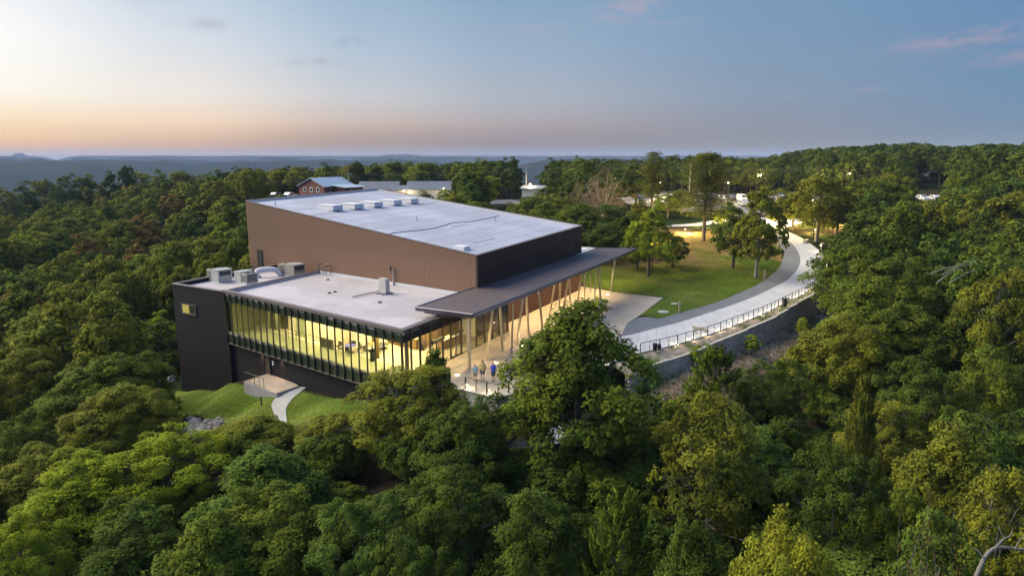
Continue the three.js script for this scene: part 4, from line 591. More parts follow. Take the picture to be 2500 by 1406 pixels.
// bench, bins, posts
function bench(label, p, turn) { const t = thing('bench', label, 'bench', [p.x, p.y, p.z], turn); for (let k = 0; k < 4; k++) new MB().box(0, 0.45, -0.2 + k * 0.13, 1.8, 0.045, 0.11).build('slat', M.capStone, t); for (let k = 0; k < 3; k++) new MB().box(0, 0.6 + k * 0.13, -0.3 - k * 0.03, 1.8, 0.1, 0.04).build('back_slat', M.post, t); for (const x of [-0.75, 0.75]) { const m = new MB(); m.box(x, 0.21, 0.18, 0.06, 0.42, 0.06); m.box(x, 0.45, -0.27, 0.06, 0.9, 0.06); m.box(x, 0.4, -0.05, 0.06, 0.05, 0.5); m.build('leg', M.black, t); } return t; }
const vPlat = (px, py) => { const r = sight(px, py); let t = 20; while (EYE + r.y * t > yPlateau(r.z * t) && t < 400) t += 0.03; return V(r.x * t, yPlateau(r.z * t) + 0.024, r.z * t); };
bench('wooden bench on the walkway against the cable railing', vPlat(1712, 817), 2.35);
bench('wooden bench beside the dark litter bin', vPlat(1938, 744), 2.25);
bench('wooden bench far up the walkway at the bend', vPlat(2006, 632), 1.9);
function bin(label, p, s = 1) { const t = thing('litter_bin', label, 'bin', [p.x, p.y, p.z]); new MB().cyl(V(0, 0, 0), V(0, 0.9 * s, 0), 0.26 * s, 0.3 * s, 14).build('body', M.black, t); const r = new MB(); r.tube(Array.from({ length: 17 }, (_, i) => V(Math.cos(i / 8 * Math.PI) * 0.3 * s, 0.9 * s, Math.sin(i / 8 * Math.PI) * 0.3 * s)), 0.04 * s, 6); r.build('rim', M.grille, t); new MB().cyl(V(0, 0.86 * s, 0), V(0, 0.9 * s + 0.01, 0), 0.2 * s, 0.16 * s, 12).build('lid', M.grille, t); return t; }
bin('dark round litter bin against the railing under the bend', vPlat(1915, 748), 1.15);
bin('slim dark bin near the start of the cable railing', vPlat(1599, 856), 0.8);
{ const p = vPlat(1609, 852); const t = thing('planter_pot', 'small dark round pot beside the slim bin', 'pot', [p.x, p.y, p.z]); new MB().ball(V(0, 0.26, 0), 0.27, 12, 0.95).build('body', M.black, t); new MB().cyl(V(0, 0.42, 0), V(0, 0.5, 0), 0.2, 0.22, 12).build('rim', M.grille, t); }
{ const p = vPlat(2008, 615), t = thing('walkway_pillar', 'dark square pillar with a lamp at the bend of the walkway', 'pillar', [p.x, p.y, p.z]); new MB().box(0, 0.8, 0, 0.5, 1.6, 0.5).build('shaft', M.black, t); new MB().box(0, 1.66, 0, 0.6, 0.1, 0.6).build('cap', M.capStone, t); new MB().ball(V(-0.5, 1.3, 0.3), 0.12, 8).build('lamp', M.lamp, t); const L = new THREE.PointLight(rgb(1, 0.78, 0.45), 6); L.position.set(p.x - 0.5, p.y + 1.3, p.z + 0.3); L.name = 'pillar_glow'; scene.add(L); }
{ const p = vPlat(1969, 592), t = thing('stone_seat', 'pale block seat at the outer edge far up the walkway', 'seat', [p.x, p.y, p.z], 0.9); new MB().box(0, 0.3, 0, 2.2, 0.5, 0.7).build('block', M.capStone, t); new MB().box(-0.3, 0.57, 0, 0.9, 0.04, 0.5).build('cushion', M.grille, t); }
[[1659, 764, 1.5, 'tan square post at the lawn edge where the drive meets the plaza'], [1867, 683, 1.55, 'tan square post in the lawn beside the pale tree trunk'], [1899, 612, 1.5, 'tan square post at the lawn edge high on the bend']].forEach(([x, y, h, w]) => { const p = vPlat(x, y), t = thing('wood_post', w, 'post', [p.x, p.y - 0.05, p.z]); new MB().box(0, h / 2, 0, 0.2, h, 0.2).build('shaft', M.post, t); new MB().box(0, h + 0.03, 0, 0.23, 0.06, 0.23).build('cap', M.capStone, t); });
[[1620, 763, 0.75, 'round concrete manhole cover near the lawn tip'], [1647, 743, 0.5, 'smaller round concrete cover behind the lawn post']].forEach(([x, y, r, w]) => { const p = vPlat(x, y), m = new MB(); m.cyl(V(p.x, p.y - 0.1, p.z), V(p.x, p.y + 0.1, p.z), r, r * 0.96, 18); m.cyl(V(p.x, p.y + 0.1, p.z), V(p.x, p.y + 0.13, p.z), r * 0.55, r * 0.55, 14); tag(m.build('manhole_cover', M.concrete), w, 'manhole cover'); });
// rocks at the foot of the lawn
{
  const r = rng(9), g = [0, 1, 2].map((k) => { const g = new THREE.IcosahedronGeometry(1, 1), p = g.attributes.position; for (let i = 0; i < p.count; i++) { const x = p.getX(i), y = p.getY(i), z = p.getZ(i), s = 0.72 + 0.5 * noise2(x * 1.7 + k * 5 + 9, z * 1.7 + y * 1.3 + 9, 700 + k); p.setXYZ(i, x * s, y * s * 0.62, z * s); } g.computeVertexNormals(); return g; });
  const mats = [std(0.30, 0.27, 0.25, { map: rep(speck, 1) }), std(0.22, 0.19, 0.18, { map: rep(speck, 1) }), std(0.38, 0.35, 0.34, { map: rep(speck, 1) })];
  for (let i = 0; i < 150; i++) { const c = i < 105 ? [490 + (r() + r() - 1) * 62, 1046 + (r() + r() - 1) * 30] : i < 120 ? [405 + (r() - 0.5) * 40, 930 + (r() - 0.5) * 14] : [505 + (r() - 0.5) * 22, 1095 + (r() - 0.5) * 60], p = onGround(...c), s = i === 105 ? 0.75 : 0.16 + 0.3 * r() * r() + 0.06, m = mesh('rock', g[i % 3], mats[Math.floor(r() * 3)]); m.position.copy(p).setY(p.y + s * 0.15); m.rotation.set(r(), r() * 6, r()); m.scale.setScalar(s); tag(m, 'pale loose rock lying at the bottom edge of the sloping lawn', 'rock', 'rocks at the bottom of the lawn'); }
}
{ // rubble and dry weeds on the slope under the block wall
  const r = rng(19), g = new THREE.IcosahedronGeometry(1, 0), n = 900, im = new THREE.InstancedMesh(g, std(1, 1, 1, { roughness: 1 }), n), m = new THREE.Matrix4(), q = new THREE.Quaternion(), c = new THREE.Color(), L = along(wallLine, 300), tuft = new THREE.BufferGeometry(), tp = [], tn = [];
  for (let k = 0; k < 7; k++) { const a = k * 0.9, dx = Math.cos(a), dz = Math.sin(a), w = 0.03; tp.push(-dz * w, 0, dx * w, dx * 0.28, 0.3 + 0.12 * (k % 3), dz * 0.28, dz * w, 0, -dx * w); for (let i = 0; i < 3; i++) tn.push(dx * 0.3, 0.9, dz * 0.3); }
  tuft.setAttribute('position', new THREE.Float32BufferAttribute(tp, 3)); tuft.setAttribute('normal', new THREE.Float32BufferAttribute(tn, 3));
  const tw = new THREE.InstancedMesh(tuft, std(1, 1, 1, { roughness: 1 }), n);
  const spot = () => { const k = Math.floor(r() * 299), a = L[k], b = L[k + 1], dx = b[0] - a[0], dz = b[1] - a[1], l = Math.hypot(dx, dz) || 1, o = 0.5 + 9 * Math.pow(r(), 1.3); const x = a[0] - dz / l * o, z = a[1] + dx / l * o; return V(x, ground(x, z), z); };
  for (let i = 0; i < n; i++) { const p = spot(), s = 0.05 + 0.2 * r() ** 3, v = 0.55 + 0.7 * r(); q.setFromEuler(new THREE.Euler(r() * 6, r() * 6, r() * 6)); im.setMatrixAt(i, m.compose(p, q, V(s, s * 0.7, s))); im.setColorAt(i, c.setRGB(0.36 * v, 0.29 * v, 0.23 * v)); const t = spot(), u = 0.6 + 0.9 * r(), w = r(); q.setFromAxisAngle(V(0, 1, 0), r() * 7); tw.setMatrixAt(i, m.compose(t, q, V(u, u, u))); tw.setColorAt(i, c.setRGB(lerp(0.28, 0.09, w) * (0.7 + 0.6 * r()), lerp(0.2, 0.12, w), lerp(0.1, 0.03, w))); }
  im.name = 'rubble'; tw.name = 'dry_weeds'; for (const [o, l, k] of [[im, 'loose stones on the bare slope under the block wall', 'stones'], [tw, 'dry weeds on the bare slope under the block wall', 'weeds']]) { o.castShadow = o.receiveShadow = true; tag(o, l, k, null, 'stuff'); scene.add(o); }
}
// ───────────────────────── inside the lobby ─────────────────────────
function chair(label, p, turn, mat = M.chair) { const t = thing('chair', label, 'chair', [p.x, 0, p.z], turn); new MB().box(0, 0.45, 0, 0.48, 0.06, 0.46).build('seat', mat, t); new MB().box(0, 0.72, -0.22, 0.46, 0.4, 0.05).build('backrest', mat, t); for (const [x, z] of [[-0.2, 0.2], [0.2, 0.2], [-0.2, -0.2], [0.2, -0.2]]) new MB().cyl(V(x * 1.15, 0, z * 1.15), V(x, 0.43, z), 0.018, 0.018, 5).build('leg', M.galv, t); return t; }
function table(label, p, h, r, mat, base = M.chair) { const t = thing('table', label, 'table', [p.x, 0, p.z]); new MB().cyl(V(0, h - 0.04, 0), V(0, h, 0), r, r, 20).build('top', mat, t); new MB().cyl(V(0, 0.03, 0), V(0, h - 0.04, 0), h > 1 ? r * 0.62 : 0.07, h > 1 ? r * 0.5 : 0.05, 12).build('pedestal', base, t); new MB().cyl(V(0, 0, 0), V(0, 0.03, 0), r * 0.66, r * 0.66, 16).build('base', M.chair, t); return t; }
{
  const f0 = (x, y, h = 0) => onLevel(540 + x / 6.392, 680 + y / 6.392, h);
  const tb = f0(2010, 1042, 0.76); table('lobby table with a blue top behind the glass', tb, 0.76, 0.62, M.blueCloth);
  const lab = ['left of the blue table', 'right of the blue table', 'behind the blue table', 'in front of the blue table']; [[-0.95, 0.1, 1.5], [0.95, 0.15, -1.5], [0.1, -0.95, 0], [-0.05, 0.95, 3.1]].forEach(([x, z, a], i) => chair('dark lobby chair ' + lab[i], tb.clone().add(V(x, 0, z)), a));
  chair('dark lobby chair standing alone left of the column', f0(1705, 1090), 0.7); chair('dark lobby chair just right of the lobby column', f0(1830, 1120), -0.6);
  table('tall dark drinks table near the glass corner', f0(2360, 1285), 1.05, 0.42, M.chair);
  const tw = f0(2350, 1010, 0.76); table('round yellow wood table deep in the lobby', tw, 0.76, 0.7, M.wood); chair('dark chair left of the yellow wood table', tw.clone().add(V(-1.05, 0, 0.3)), 1.4); chair('dark chair right of the yellow wood table', tw.clone().add(V(1.1, 0, 0.5)), -1.3);
  const q = (x, y, h = 0) => onLevel(880 + x / 6.392, 740 + y / 6.392, h);
  table('tall dark drinks table beside the glass corner column', q(190, 900), 1.05, 0.4, M.chair); chair('dark chair near the corner drinks table', q(280, 800), 2.0); chair('dark chair behind the corner drinks table', q(90, 800), 1.2);
  const t3 = q(960, 620, 0.76); table('small dark round table behind the entrance glass', t3, 0.76, 0.5, M.chair); chair('dark chair beside the table behind the entrance glass', t3.clone().add(V(0.9, 0, 0.2)), -1.4); const t4 = q(340, 640, 0.45); table('low dark round table deep behind the corner glass', t4, 0.46, 0.7, M.chair);
  const cn = thing('ticket_counter', 'yellow wood ticket counter across the lobby', 'counter', [fp(9.0, -8.6, 0).x, 0, fp(9.0, -8.6, 0).z], Math.atan2(-uB.y, uB.x)); new MB().box(0, 0.55, 0, 4.4, 1.08, 0.8).build('front', M.wood, cn); new MB().box(0, 1.12, 0, 4.6, 0.06, 0.95).build('top', M.cream, cn);
  const bk = thing('white_counter', 'white box counter in the lobby left of the wood counter', 'counter', [fp(13.2, -6.0, 0).x, 0, fp(13.2, -6.0, 0).z], Math.atan2(-uB.y, uB.x)); new MB().box(0, 0.6, 0, 1.8, 1.18, 1.0).build('front', M.white, bk); new MB().box(0, 1.22, 0, 1.95, 0.06, 1.15).build('top', M.white, bk);
  const gt = thing('slatted_screen', 'dark slatted screen by the ramp inside the lobby', 'screen', [fp(14.6, -2.7, 0).x, 0, fp(14.6, -2.7, 0).z], Math.atan2(-uB.y, uB.x)); for (let k = 0; k < 12; k++) new MB().box(-1.1 + k * 0.2, 0.52, 0, 0.11, 1.0, 0.06).build('slat', M.chair, gt); new MB().box(0, 1.04, 0, 2.4, 0.06, 0.09).build('rail', M.chair, gt);
  const dk = thing('reception_desk', 'pale reception desk inside the entrance doors', 'desk', [rp(12.2, -2.8, 0).x, 0, rp(12.2, -2.8, 0).z], Math.atan2(-uA.y, uA.x)); new MB().box(0, 0.5, 0, 3.4, 1.0, 0.7).build('front', M.wood, dk); new MB().box(0, 1.03, 0, 3.6, 0.06, 0.9).build('top', M.cream, dk);
}
// ───────────────────────── people ─────────────────────────
function blob(bones, k, cell, mat, name, parent) { // smooth union of tapered capsules, meshed
  const lo = V(9, 9, 9), hi = V(-9, -9, -9); for (const [a, b, ra, rb] of bones) for (const [p, r] of [[a, ra], [b, rb]]) { lo.min(V(...p).subScalar(r + 0.06)); hi.max(V(...p).addScalar(r + 0.06)); }
  const size = hi.clone().sub(lo), half = Math.max(size.x, size.y, size.z) / 2, c = lo.clone().add(hi).multiplyScalar(0.5), R = Math.ceil(half * 2 / cell) + 4;
  const mc = new MarchingCubes(R, new THREE.MeshStandardMaterial(), false, false, 120000); mc.isolation = 0;
  const B = bones.map(([a, b, ra, rb]) => ({ a: V(...a), d: V(...b).sub(V(...a)), ra, rb })), p = V(0, 0, 0), hs = R / 2;
  for (let z = 0; z < R; z++) for (let y = 0; y < R; y++) for (let x = 0; x < R; x++) {
    p.set((x - hs) / hs * half, (y - hs) / hs * half, (z - hs) / hs * half).multiplyScalar(R / (R - 4)).add(c); let s = 0;
    for (const q of B) { const v = p.clone().sub(q.a), t = clamp(v.dot(q.d) / (q.d.lengthSq() || 1), 0, 1), dist = v.addScaledVector(q.d, -t).length() - lerp(q.ra, q.rb, t); s += Math.exp(-dist / k); }
    mc.field[z * R * R + y * R + x] = k * Math.log(Math.max(s, 1e-30));
  }
  mc.update(); const n = mc.count, P = new Float32Array(n * 3), Nn = new Float32Array(n * 3), f = half * R / (R - 4);
  for (let i = 0; i < n; i++) { P[i * 3] = mc.positionArray[i * 3] * f + c.x; P[i * 3 + 1] = mc.positionArray[i * 3 + 1] * f + c.y; P[i * 3 + 2] = mc.positionArray[i * 3 + 2] * f + c.z; for (let j = 0; j < 3; j++) Nn[i * 3 + j] = mc.normalArray[i * 3 + j]; }
  const g = new THREE.BufferGeometry(); g.setAttribute('position', new THREE.BufferAttribute(P, 3)); g.setAttribute('normal', new THREE.BufferAttribute(Nn, 3)); g.computeVertexNormals();
  return mesh(name, g, mat, parent);
}
function person(label, p, turn, tall, shirt, shorts, hair, step, heavy) {
  const t = thing('person', label, 'person', [p.x, 0.014, p.z], turn), s = tall / 1.75, w = heavy, S = (l) => l.map(([a, b, ra, rb]) => [a.map((v) => v * s), b.map((v) => v * s), ra * s, rb * s]);
  const skin = std(0.42, 0.24, 0.17, { roughness: 0.6 }), legs = [];
  for (const d of [-1, 1]) { const f = step * d, hip = [0.09 * d, 0.92, 0], knee = [0.1 * d, 0.5, 0.5 * f * 0.3 + 0.04], ank = [0.1 * d, 0.09, f * 0.3 - 0.03]; legs.push([hip, knee, 0.085 * w, 0.058], [knee, ank, 0.056, 0.038], [ank, [0.11 * d, 0.04, f * 0.3 + 0.12], 0.042, 0.034]); }
  const arms = []; for (const d of [-1, 1]) { const sh = [0.19 * d * w, 1.42, 0], el = [0.25 * d * w, 1.14, -step * d * 0.1], hd = [0.25 * d * w, 0.9, 0.07 - step * d * 0.16]; arms.push([sh, el, 0.052, 0.042], [el, hd, 0.04, 0.028], [hd, [hd[0], 0.83, hd[2] + 0.02], 0.03, 0.022]); for (let k = 0; k < 4; k++) arms.push([[hd[0] + (k - 1.5) * 0.012, 0.83, hd[2] + 0.02 + (k - 1.5) * 0.016], [hd[0] + (k - 1.5) * 0.01, 0.75 + Math.abs(k - 1.4) * 0.012, hd[2] + 0.03 + (k - 1.5) * 0.018], 0.011, 0.009]); arms.push([[hd[0] - d * 0.01, 0.85, hd[2] + 0.03], [hd[0] - d * 0.03, 0.79, hd[2] + 0.06], 0.012, 0.009]); }
  const head = [[[0, 1.60, 0.005], [0, 1.66, 0], 0.078, 0.092], [[0, 1.56, 0.045], [0, 1.58, 0.04], 0.045, 0.05], [[0, 1.615, 0.09], [0, 1.595, 0.102], 0.012, 0.016], [[-0.088, 1.62, 0], [-0.09, 1.6, 0], 0.018, 0.014], [[0.088, 1.62, 0], [0.09, 1.6, 0], 0.018, 0.014], [[0, 1.42, -0.01], [0, 1.54, 0.005], 0.062, 0.055]];
  const torso = [[[0, 1.0, 0], [0, 1.28, 0.01], 0.14 * w, 0.155 * w], [[-0.11, 1.38, 0], [0.11, 1.38, 0], 0.1, 0.1], [[0, 1.1, 0.04], [0, 1.12, 0.05], 0.12 * w, 0.12 * w]];
  blob(S([...legs, ...arms, ...head, ...torso]), 0.012, 0.024, skin, 'body', t);
  blob(S([...torso.map(([a, b, ra, rb]) => [a, b, ra + 0.018, rb + 0.018]), ...[-1, 1].map((d) => [[0.15 * d * w, 1.42, 0], [0.235 * d * w, 1.22, -step * d * 0.05], 0.072, 0.066]), [[0, 0.95, 0], [0, 1.0, 0], 0.16 * w, 0.16 * w]]), 0.016, 0.024, shirt, 'shirt', t);
  blob(S([...[-1, 1].map((d) => [[0.09 * d, 0.9, 0], [0.1 * d, 0.56, step * d * 0.12 + 0.03], 0.115 * w, 0.092]), [[-0.05, 0.95, 0], [0.05, 0.95, 0], 0.135 * w, 0.135 * w]]), 0.016, 0.024, shorts, 'shorts', t);
  blob(S([[[0, 1.69, -0.02], [0, 1.665, -0.035], 0.09, 0.088]]), 0.01, 0.02, hair, 'hair', t);
  for (const d of [-1, 1]) blob(S([[[0.1 * d, 0.06, step * d * 0.3 - 0.04], [0.11 * d, 0.045, step * d * 0.3 + 0.14], 0.055, 0.046]]), 0.01, 0.018, M.black, 'shoe', t);
  const eyes = new MB(); for (const d of [-1, 1]) eyes.ball(V(0.034 * d * s, 1.635 * s, 0.084 * s), 0.011 * s, 6); eyes.build('eye', M.black, t);
}
person('grey-haired person in a light blue shirt standing left of the others by the railing', V(-3.32, 0, -58.75), 0.35, 1.62, std(0.20, 0.36, 0.52), std(0.16, 0.15, 0.14), std(0.42, 0.42, 0.42), 0.12, 1.02);
person('person in a yellow shirt and grey shorts walking in the middle', V(-2.68, 0, -59.3), 0.1, 1.82, std(0.48, 0.42, 0.17), std(0.10, 0.10, 0.12), std(0.22, 0.15, 0.1), 0.3, 1.18);
person('person in a bright blue shirt and dark shorts on the right', V(-1.68, 0, -58.85), -0.25, 1.75, std(0.02, 0.055, 0.48), std(0.02, 0.022, 0.05), std(0.03, 0.022, 0.018), 0.25, 0.98);
// ───────────────────────── beyond the theatre: houses, road, parking lot ─────────────────────────
const hillY = (px, py) => onGround(px, py);
function house(name, label, category, c, turn, w, d, h, rise, wallM, roofM, wins, extra) { // gable faces +z; w across the gable, d along the ridge
  const t = thing(name, label, category, [c.x, c.y, c.z], turn), m = new MB();
  m.prism([[-w / 2, 0], [w / 2, 0], [w / 2, -d], [-w / 2, -d]], -3, h);
  for (const z of [0, -d]) { const a = V(-w / 2, h, z), b = V(w / 2, h, z), e = V(0, h + rise, z); z === 0 ? m.tri(a, b, e) : m.tri(b, a, e); }
  m.build('wall', wallM, t);
  const r = new MB(); for (const s of [-1, 1]) { const a = V(s * (w / 2 + 0.5), h - 0.5 * rise / (w / 2), 0.5), e = V(0, h + rise, 0.5), a2 = a.clone().setZ(-d - 0.5), e2 = e.clone().setZ(-d - 0.5), u = V(0, 0.16, 0); const q = [a, e, e2, a2]; r.hex(s > 0 ? [q[0], q[3], q[2], q[1], ...[q[0], q[3], q[2], q[1]].map((v) => v.clone().add(u))] : [q[0], q[1], q[2], q[3], ...q.map((v) => v.clone().add(u))]); }
  const rm = r.build('roof', roofM, t), sm = new MB(); for (const s of [-1, 1]) for (let z = 0.2; z > -d; z -= 0.9) sm.beam(V(s * (w / 2 + 0.45), h - 0.45 * rise / (w / 2) + 0.18, z), V(0, h + rise + 0.18, z), 0.06, 0.05); sm.build('roof_seam', roofM, rm);
  for (const [x, y, ww, hh, side] of wins) { const f = new MB(), P = side ? (u, v, o) => V(side * (w / 2 + o), v, -u) : (u, v, o) => V(u, v, o); const bx = (u0, u1, v0, v1, o0, o1, mm) => { const a = P(u0, v0, o0), b = P(u1, v1, o1); mm.box((a.x + b.x) / 2, (a.y + b.y) / 2, (a.z + b.z) / 2, Math.abs(a.x - b.x), Math.abs(a.y - b.y), Math.abs(a.z - b.z)); };
    bx(x - ww / 2 - 0.16, x + ww / 2 + 0.16, y - 0.16, y, 0.004, 0.08, f); bx(x - ww / 2 - 0.16, x + ww / 2 + 0.16, y + hh, y + hh + 0.16, 0.004, 0.08, f); bx(x - ww / 2 - 0.16, x - ww / 2, y + 0.001, y + hh - 0.001, 0.004, 0.08, f); bx(x + ww / 2, x + ww / 2 + 0.16, y + 0.001, y + hh - 0.001, 0.004, 0.08, f);
    const wf = f.build('window', M.white, t), g = new MB(); bx(x - ww / 2, x + ww / 2, y, y + hh, 0.006, 0.03, g); g.build('pane', M.window, wf); }
  if (extra) extra(t);
  return t;
}
const at2 = (px, py, d) => atDepth(px, py, d);
{ const p = at2(781, 476, 196); p.y = Math.min(p.y, ground(p.x, p.z) + 2.2);
  house('red_house', 'red-brown house with a pale blue metal roof and three white windows', 'house', V(p.x - 2.4, at2(770, 482, 196).y, p.z), -0.5, 9.6, 12, 3.2, 2.15, M.redSiding, M.blueRoof, [[-2.6, 1.7, 0.8, 1.0], [0, 1.7, 0.8, 1.0], [2.5, 1.7, 0.8, 1.0], [3, 1.5, 1, 1, 1]], (t) => { new MB().box(7.2, 1.0, -7, 4.8, 3.6, 7.6).build('porch', std(0.12, 0.03, 0.025), t); const r = new MB(); r.hex([V(4.7, 3.4, -2.6), V(10.2, 2.75, -2.6), V(10.2, 2.75, -11.6), V(4.7, 3.4, -11.6), V(4.7, 3.56, -2.6), V(10.2, 2.9, -2.6), V(10.2, 2.9, -11.6), V(4.7, 3.56, -11.6)]); r.build('porch_roof', M.blueRoof, t); }); }
{ const p = at2(940, 474, 218); house('grey_roof_house', 'low house with a long blue-grey roof right behind the roof edge', 'house', V(p.x + 4, p.y, p.z - 2), Math.PI / 2, 7.5, 12, 1.6, 2.2, M.white, M.greyRoof, [[-3, 0.6, 0.8, 1, 1]]); }
{ const p = at2(975, 476, 216); house('small_shed', 'small pale shed between the two grey-roofed houses', 'shed', V(p.x + 3, p.y, p.z), Math.PI / 2, 4.4, 4.6, 1.7, 1.2, std(0.55, 0.46, 0.32), M.greyRoof, []); const q = at2(985, 466, 210); const l = thing('yard_lamp', 'small glowing yard lamp by the pale shed', 'lamp', [q.x, q.y, q.z]); new MB().ball(V(0, 0, 0), 0.22, 8).build('bulb', glow(1, 0.82, 0.5, 5), l); new MB().cyl(V(0, -2.4, 0), V(0, -0.2, 0), 0.05, 0.05, 6).build('pole', M.galv, l); const L = new THREE.PointLight(rgb(1, 0.8, 0.45), 30); L.position.copy(q); L.name = 'yard_lamp_glow'; scene.add(L); }
{ const p = at2(1056, 478, 214); house('white_house', 'white house with a long grey roof and a porch lamp', 'house', V(p.x + 5.5, p.y, p.z - 2), Math.PI / 2, 8, 13, 2.2, 2.1, std(0.62, 0.6, 0.55), M.greyRoof, [[4, 0.8, 0.9, 1.2, 1], [9, 0.8, 0.9, 1.2, 1]]); const q = at2(1083, 460, 207); const l = thing('yard_lamp', 'small glowing lamp in front of the white house', 'lamp', [q.x, q.y, q.z]); new MB().ball(V(0, 0, 0), 0.2, 8).build('bulb', glow(1, 0.82, 0.5, 5), l); new MB().cyl(V(0, -2.4, 0), V(0, -0.2, 0), 0.05, 0.05, 6).build('pole', M.galv, l); const L = new THREE.PointLight(rgb(1, 0.82, 0.5), 30); L.position.copy(q); L.name = 'yard_lamp_glow'; scene.add(L); }
{ const p = at2(1318, 478, 205); house('metal_shed', 'pale metal shed lit by a pole lamp beside the road', 'shed', V(p.x + 1.5, p.y, p.z), 1.15, 4.6, 6.5, 2.2, 0.7, std(0.40, 0.40, 0.38), std(0.26, 0.28, 0.31, { metalness: 0.3, roughness: 0.5 }), []); }
{ const p = at2(1260, 519, 170), t = thing('gas_tank', 'white horizontal gas tank behind the theatre roof', 'tank', [p.x, p.y, p.z]); const c = new THREE.CapsuleGeometry(0.55, 1.4, 6, 14); c.rotateZ(Math.PI / 2); mesh('tank', c, M.white, t); const f = new MB(); for (const x of [-0.6, 0.6]) f.box(x, -0.9, 0, 0.25, 1.1, 0.9); f.build('foot', M.concrete, t); new MB().cyl(V(0, 0.5, 0), V(0, 0.72, 0), 0.14, 0.14, 8).build('valve_cover', M.white, t); }
const sheetLine = (l) => l.map(([a, b]) => { const p = onGround(a, b); return [p.x, p.z]; });
structure(mesh('road', drape(sheetLine([[1190, 490], [1215, 489], [1245, 488], [1300, 490], [1345, 494]]), sheetLine([[1190, 501], [1215, 500], [1245, 500], [1300, 505], [1345, 510]]), 24, 6, 0.22), std(0.24, 0.23, 0.24, { map: rep(speck, 0.1) })), 'short stretch of road behind the theatre');
structure(mesh('road', drape(sheetLine([[2250, 428], [2262, 421], [2280, 419], [2300, 417]]), sheetLine([[2264, 433], [2270, 426], [2284, 423], [2300, 421]]), 20, 4, 0.6), std(0.42, 0.42, 0.46)), 'pale bend of road on the far right hill');
structure(mesh('parking_lot', drape([[33, -196], [60, -188], [90, -192], [128, -202]], [[36, -236], [64, -240], [100, -243], [134, -240]], 60, 20, 0.16), M.road), 'asphalt parking lot beyond the lawn');
{ const k = new MB(), a = along([[44, -240], [66, -243], [100, -246], [134, -243]], 30), y = (x, z) => ground(x, z); for (let i = 0; i < 30; i++) k.beam(V(a[i][0], y(a[i][0], a[i][1]) + 0.2, a[i][1]), V(a[i + 1][0], y(a[i + 1][0], a[i + 1][1]) + 0.2, a[i + 1][1]), 0.35, 0.3); const b = along([[33, -195.6], [60, -187.6], [90, -191.6], [128, -201.6]], 30); for (let i = 0; i < 30; i++) k.beam(V(b[i][0], y(b[i][0], b[i][1]) + 0.16, b[i][1]), V(b[i + 1][0], y(b[i + 1][0], b[i + 1][1]) + 0.16, b[i + 1][1]), 0.35, 0.3); structure(k.build('kerb', M.concrete), 'pale kerb round the parking lot');
  const m = new MB(); for (let i = 0; i < 26; i++) for (const z of [-200, -211, -222, -233]) { const x = 40 + i * 3.3; m.beam(V(x, ground(x, z) + 0.19, z), V(x + 0.3, ground(x, z - 4.6) + 0.19, z - 4.6), 0.12, 0.01); } structure(m.build('bay_marking', M.white), 'white bay lines on the parking lot'); }
structure(mesh('path', drape(curve([...px3([[1372, 165], [1400, 150]]), [62, -166], [72, -176], [88, -182], [104, -184]], 40), curve([...px3([[1430, 130], [1440, 128]]), [68, -162], [78, -171], [92, -177], [106, -179.5]], 40), 40, 5, 0.14), M.walkway), 'pale path joining the walkway to the parking lot');
structure(mesh('path', drape(curve([[62, -164], [50, -166], [38, -160], [30, -157]], 30), curve([[63, -168.5], [50, -170], [37, -164], [29, -160.5]], 30), 30, 4, 0.14), M.walkway), 'pale path running left behind the lawn trees');
structure(mesh('path', drape(curve([[62, -168], [62, -178], [58, -190]], 16), curve([[66, -167], [66, -178], [63, -189]], 16), 16, 4, 0.15), M.walkway), 'short path up to the parking lot kerb');
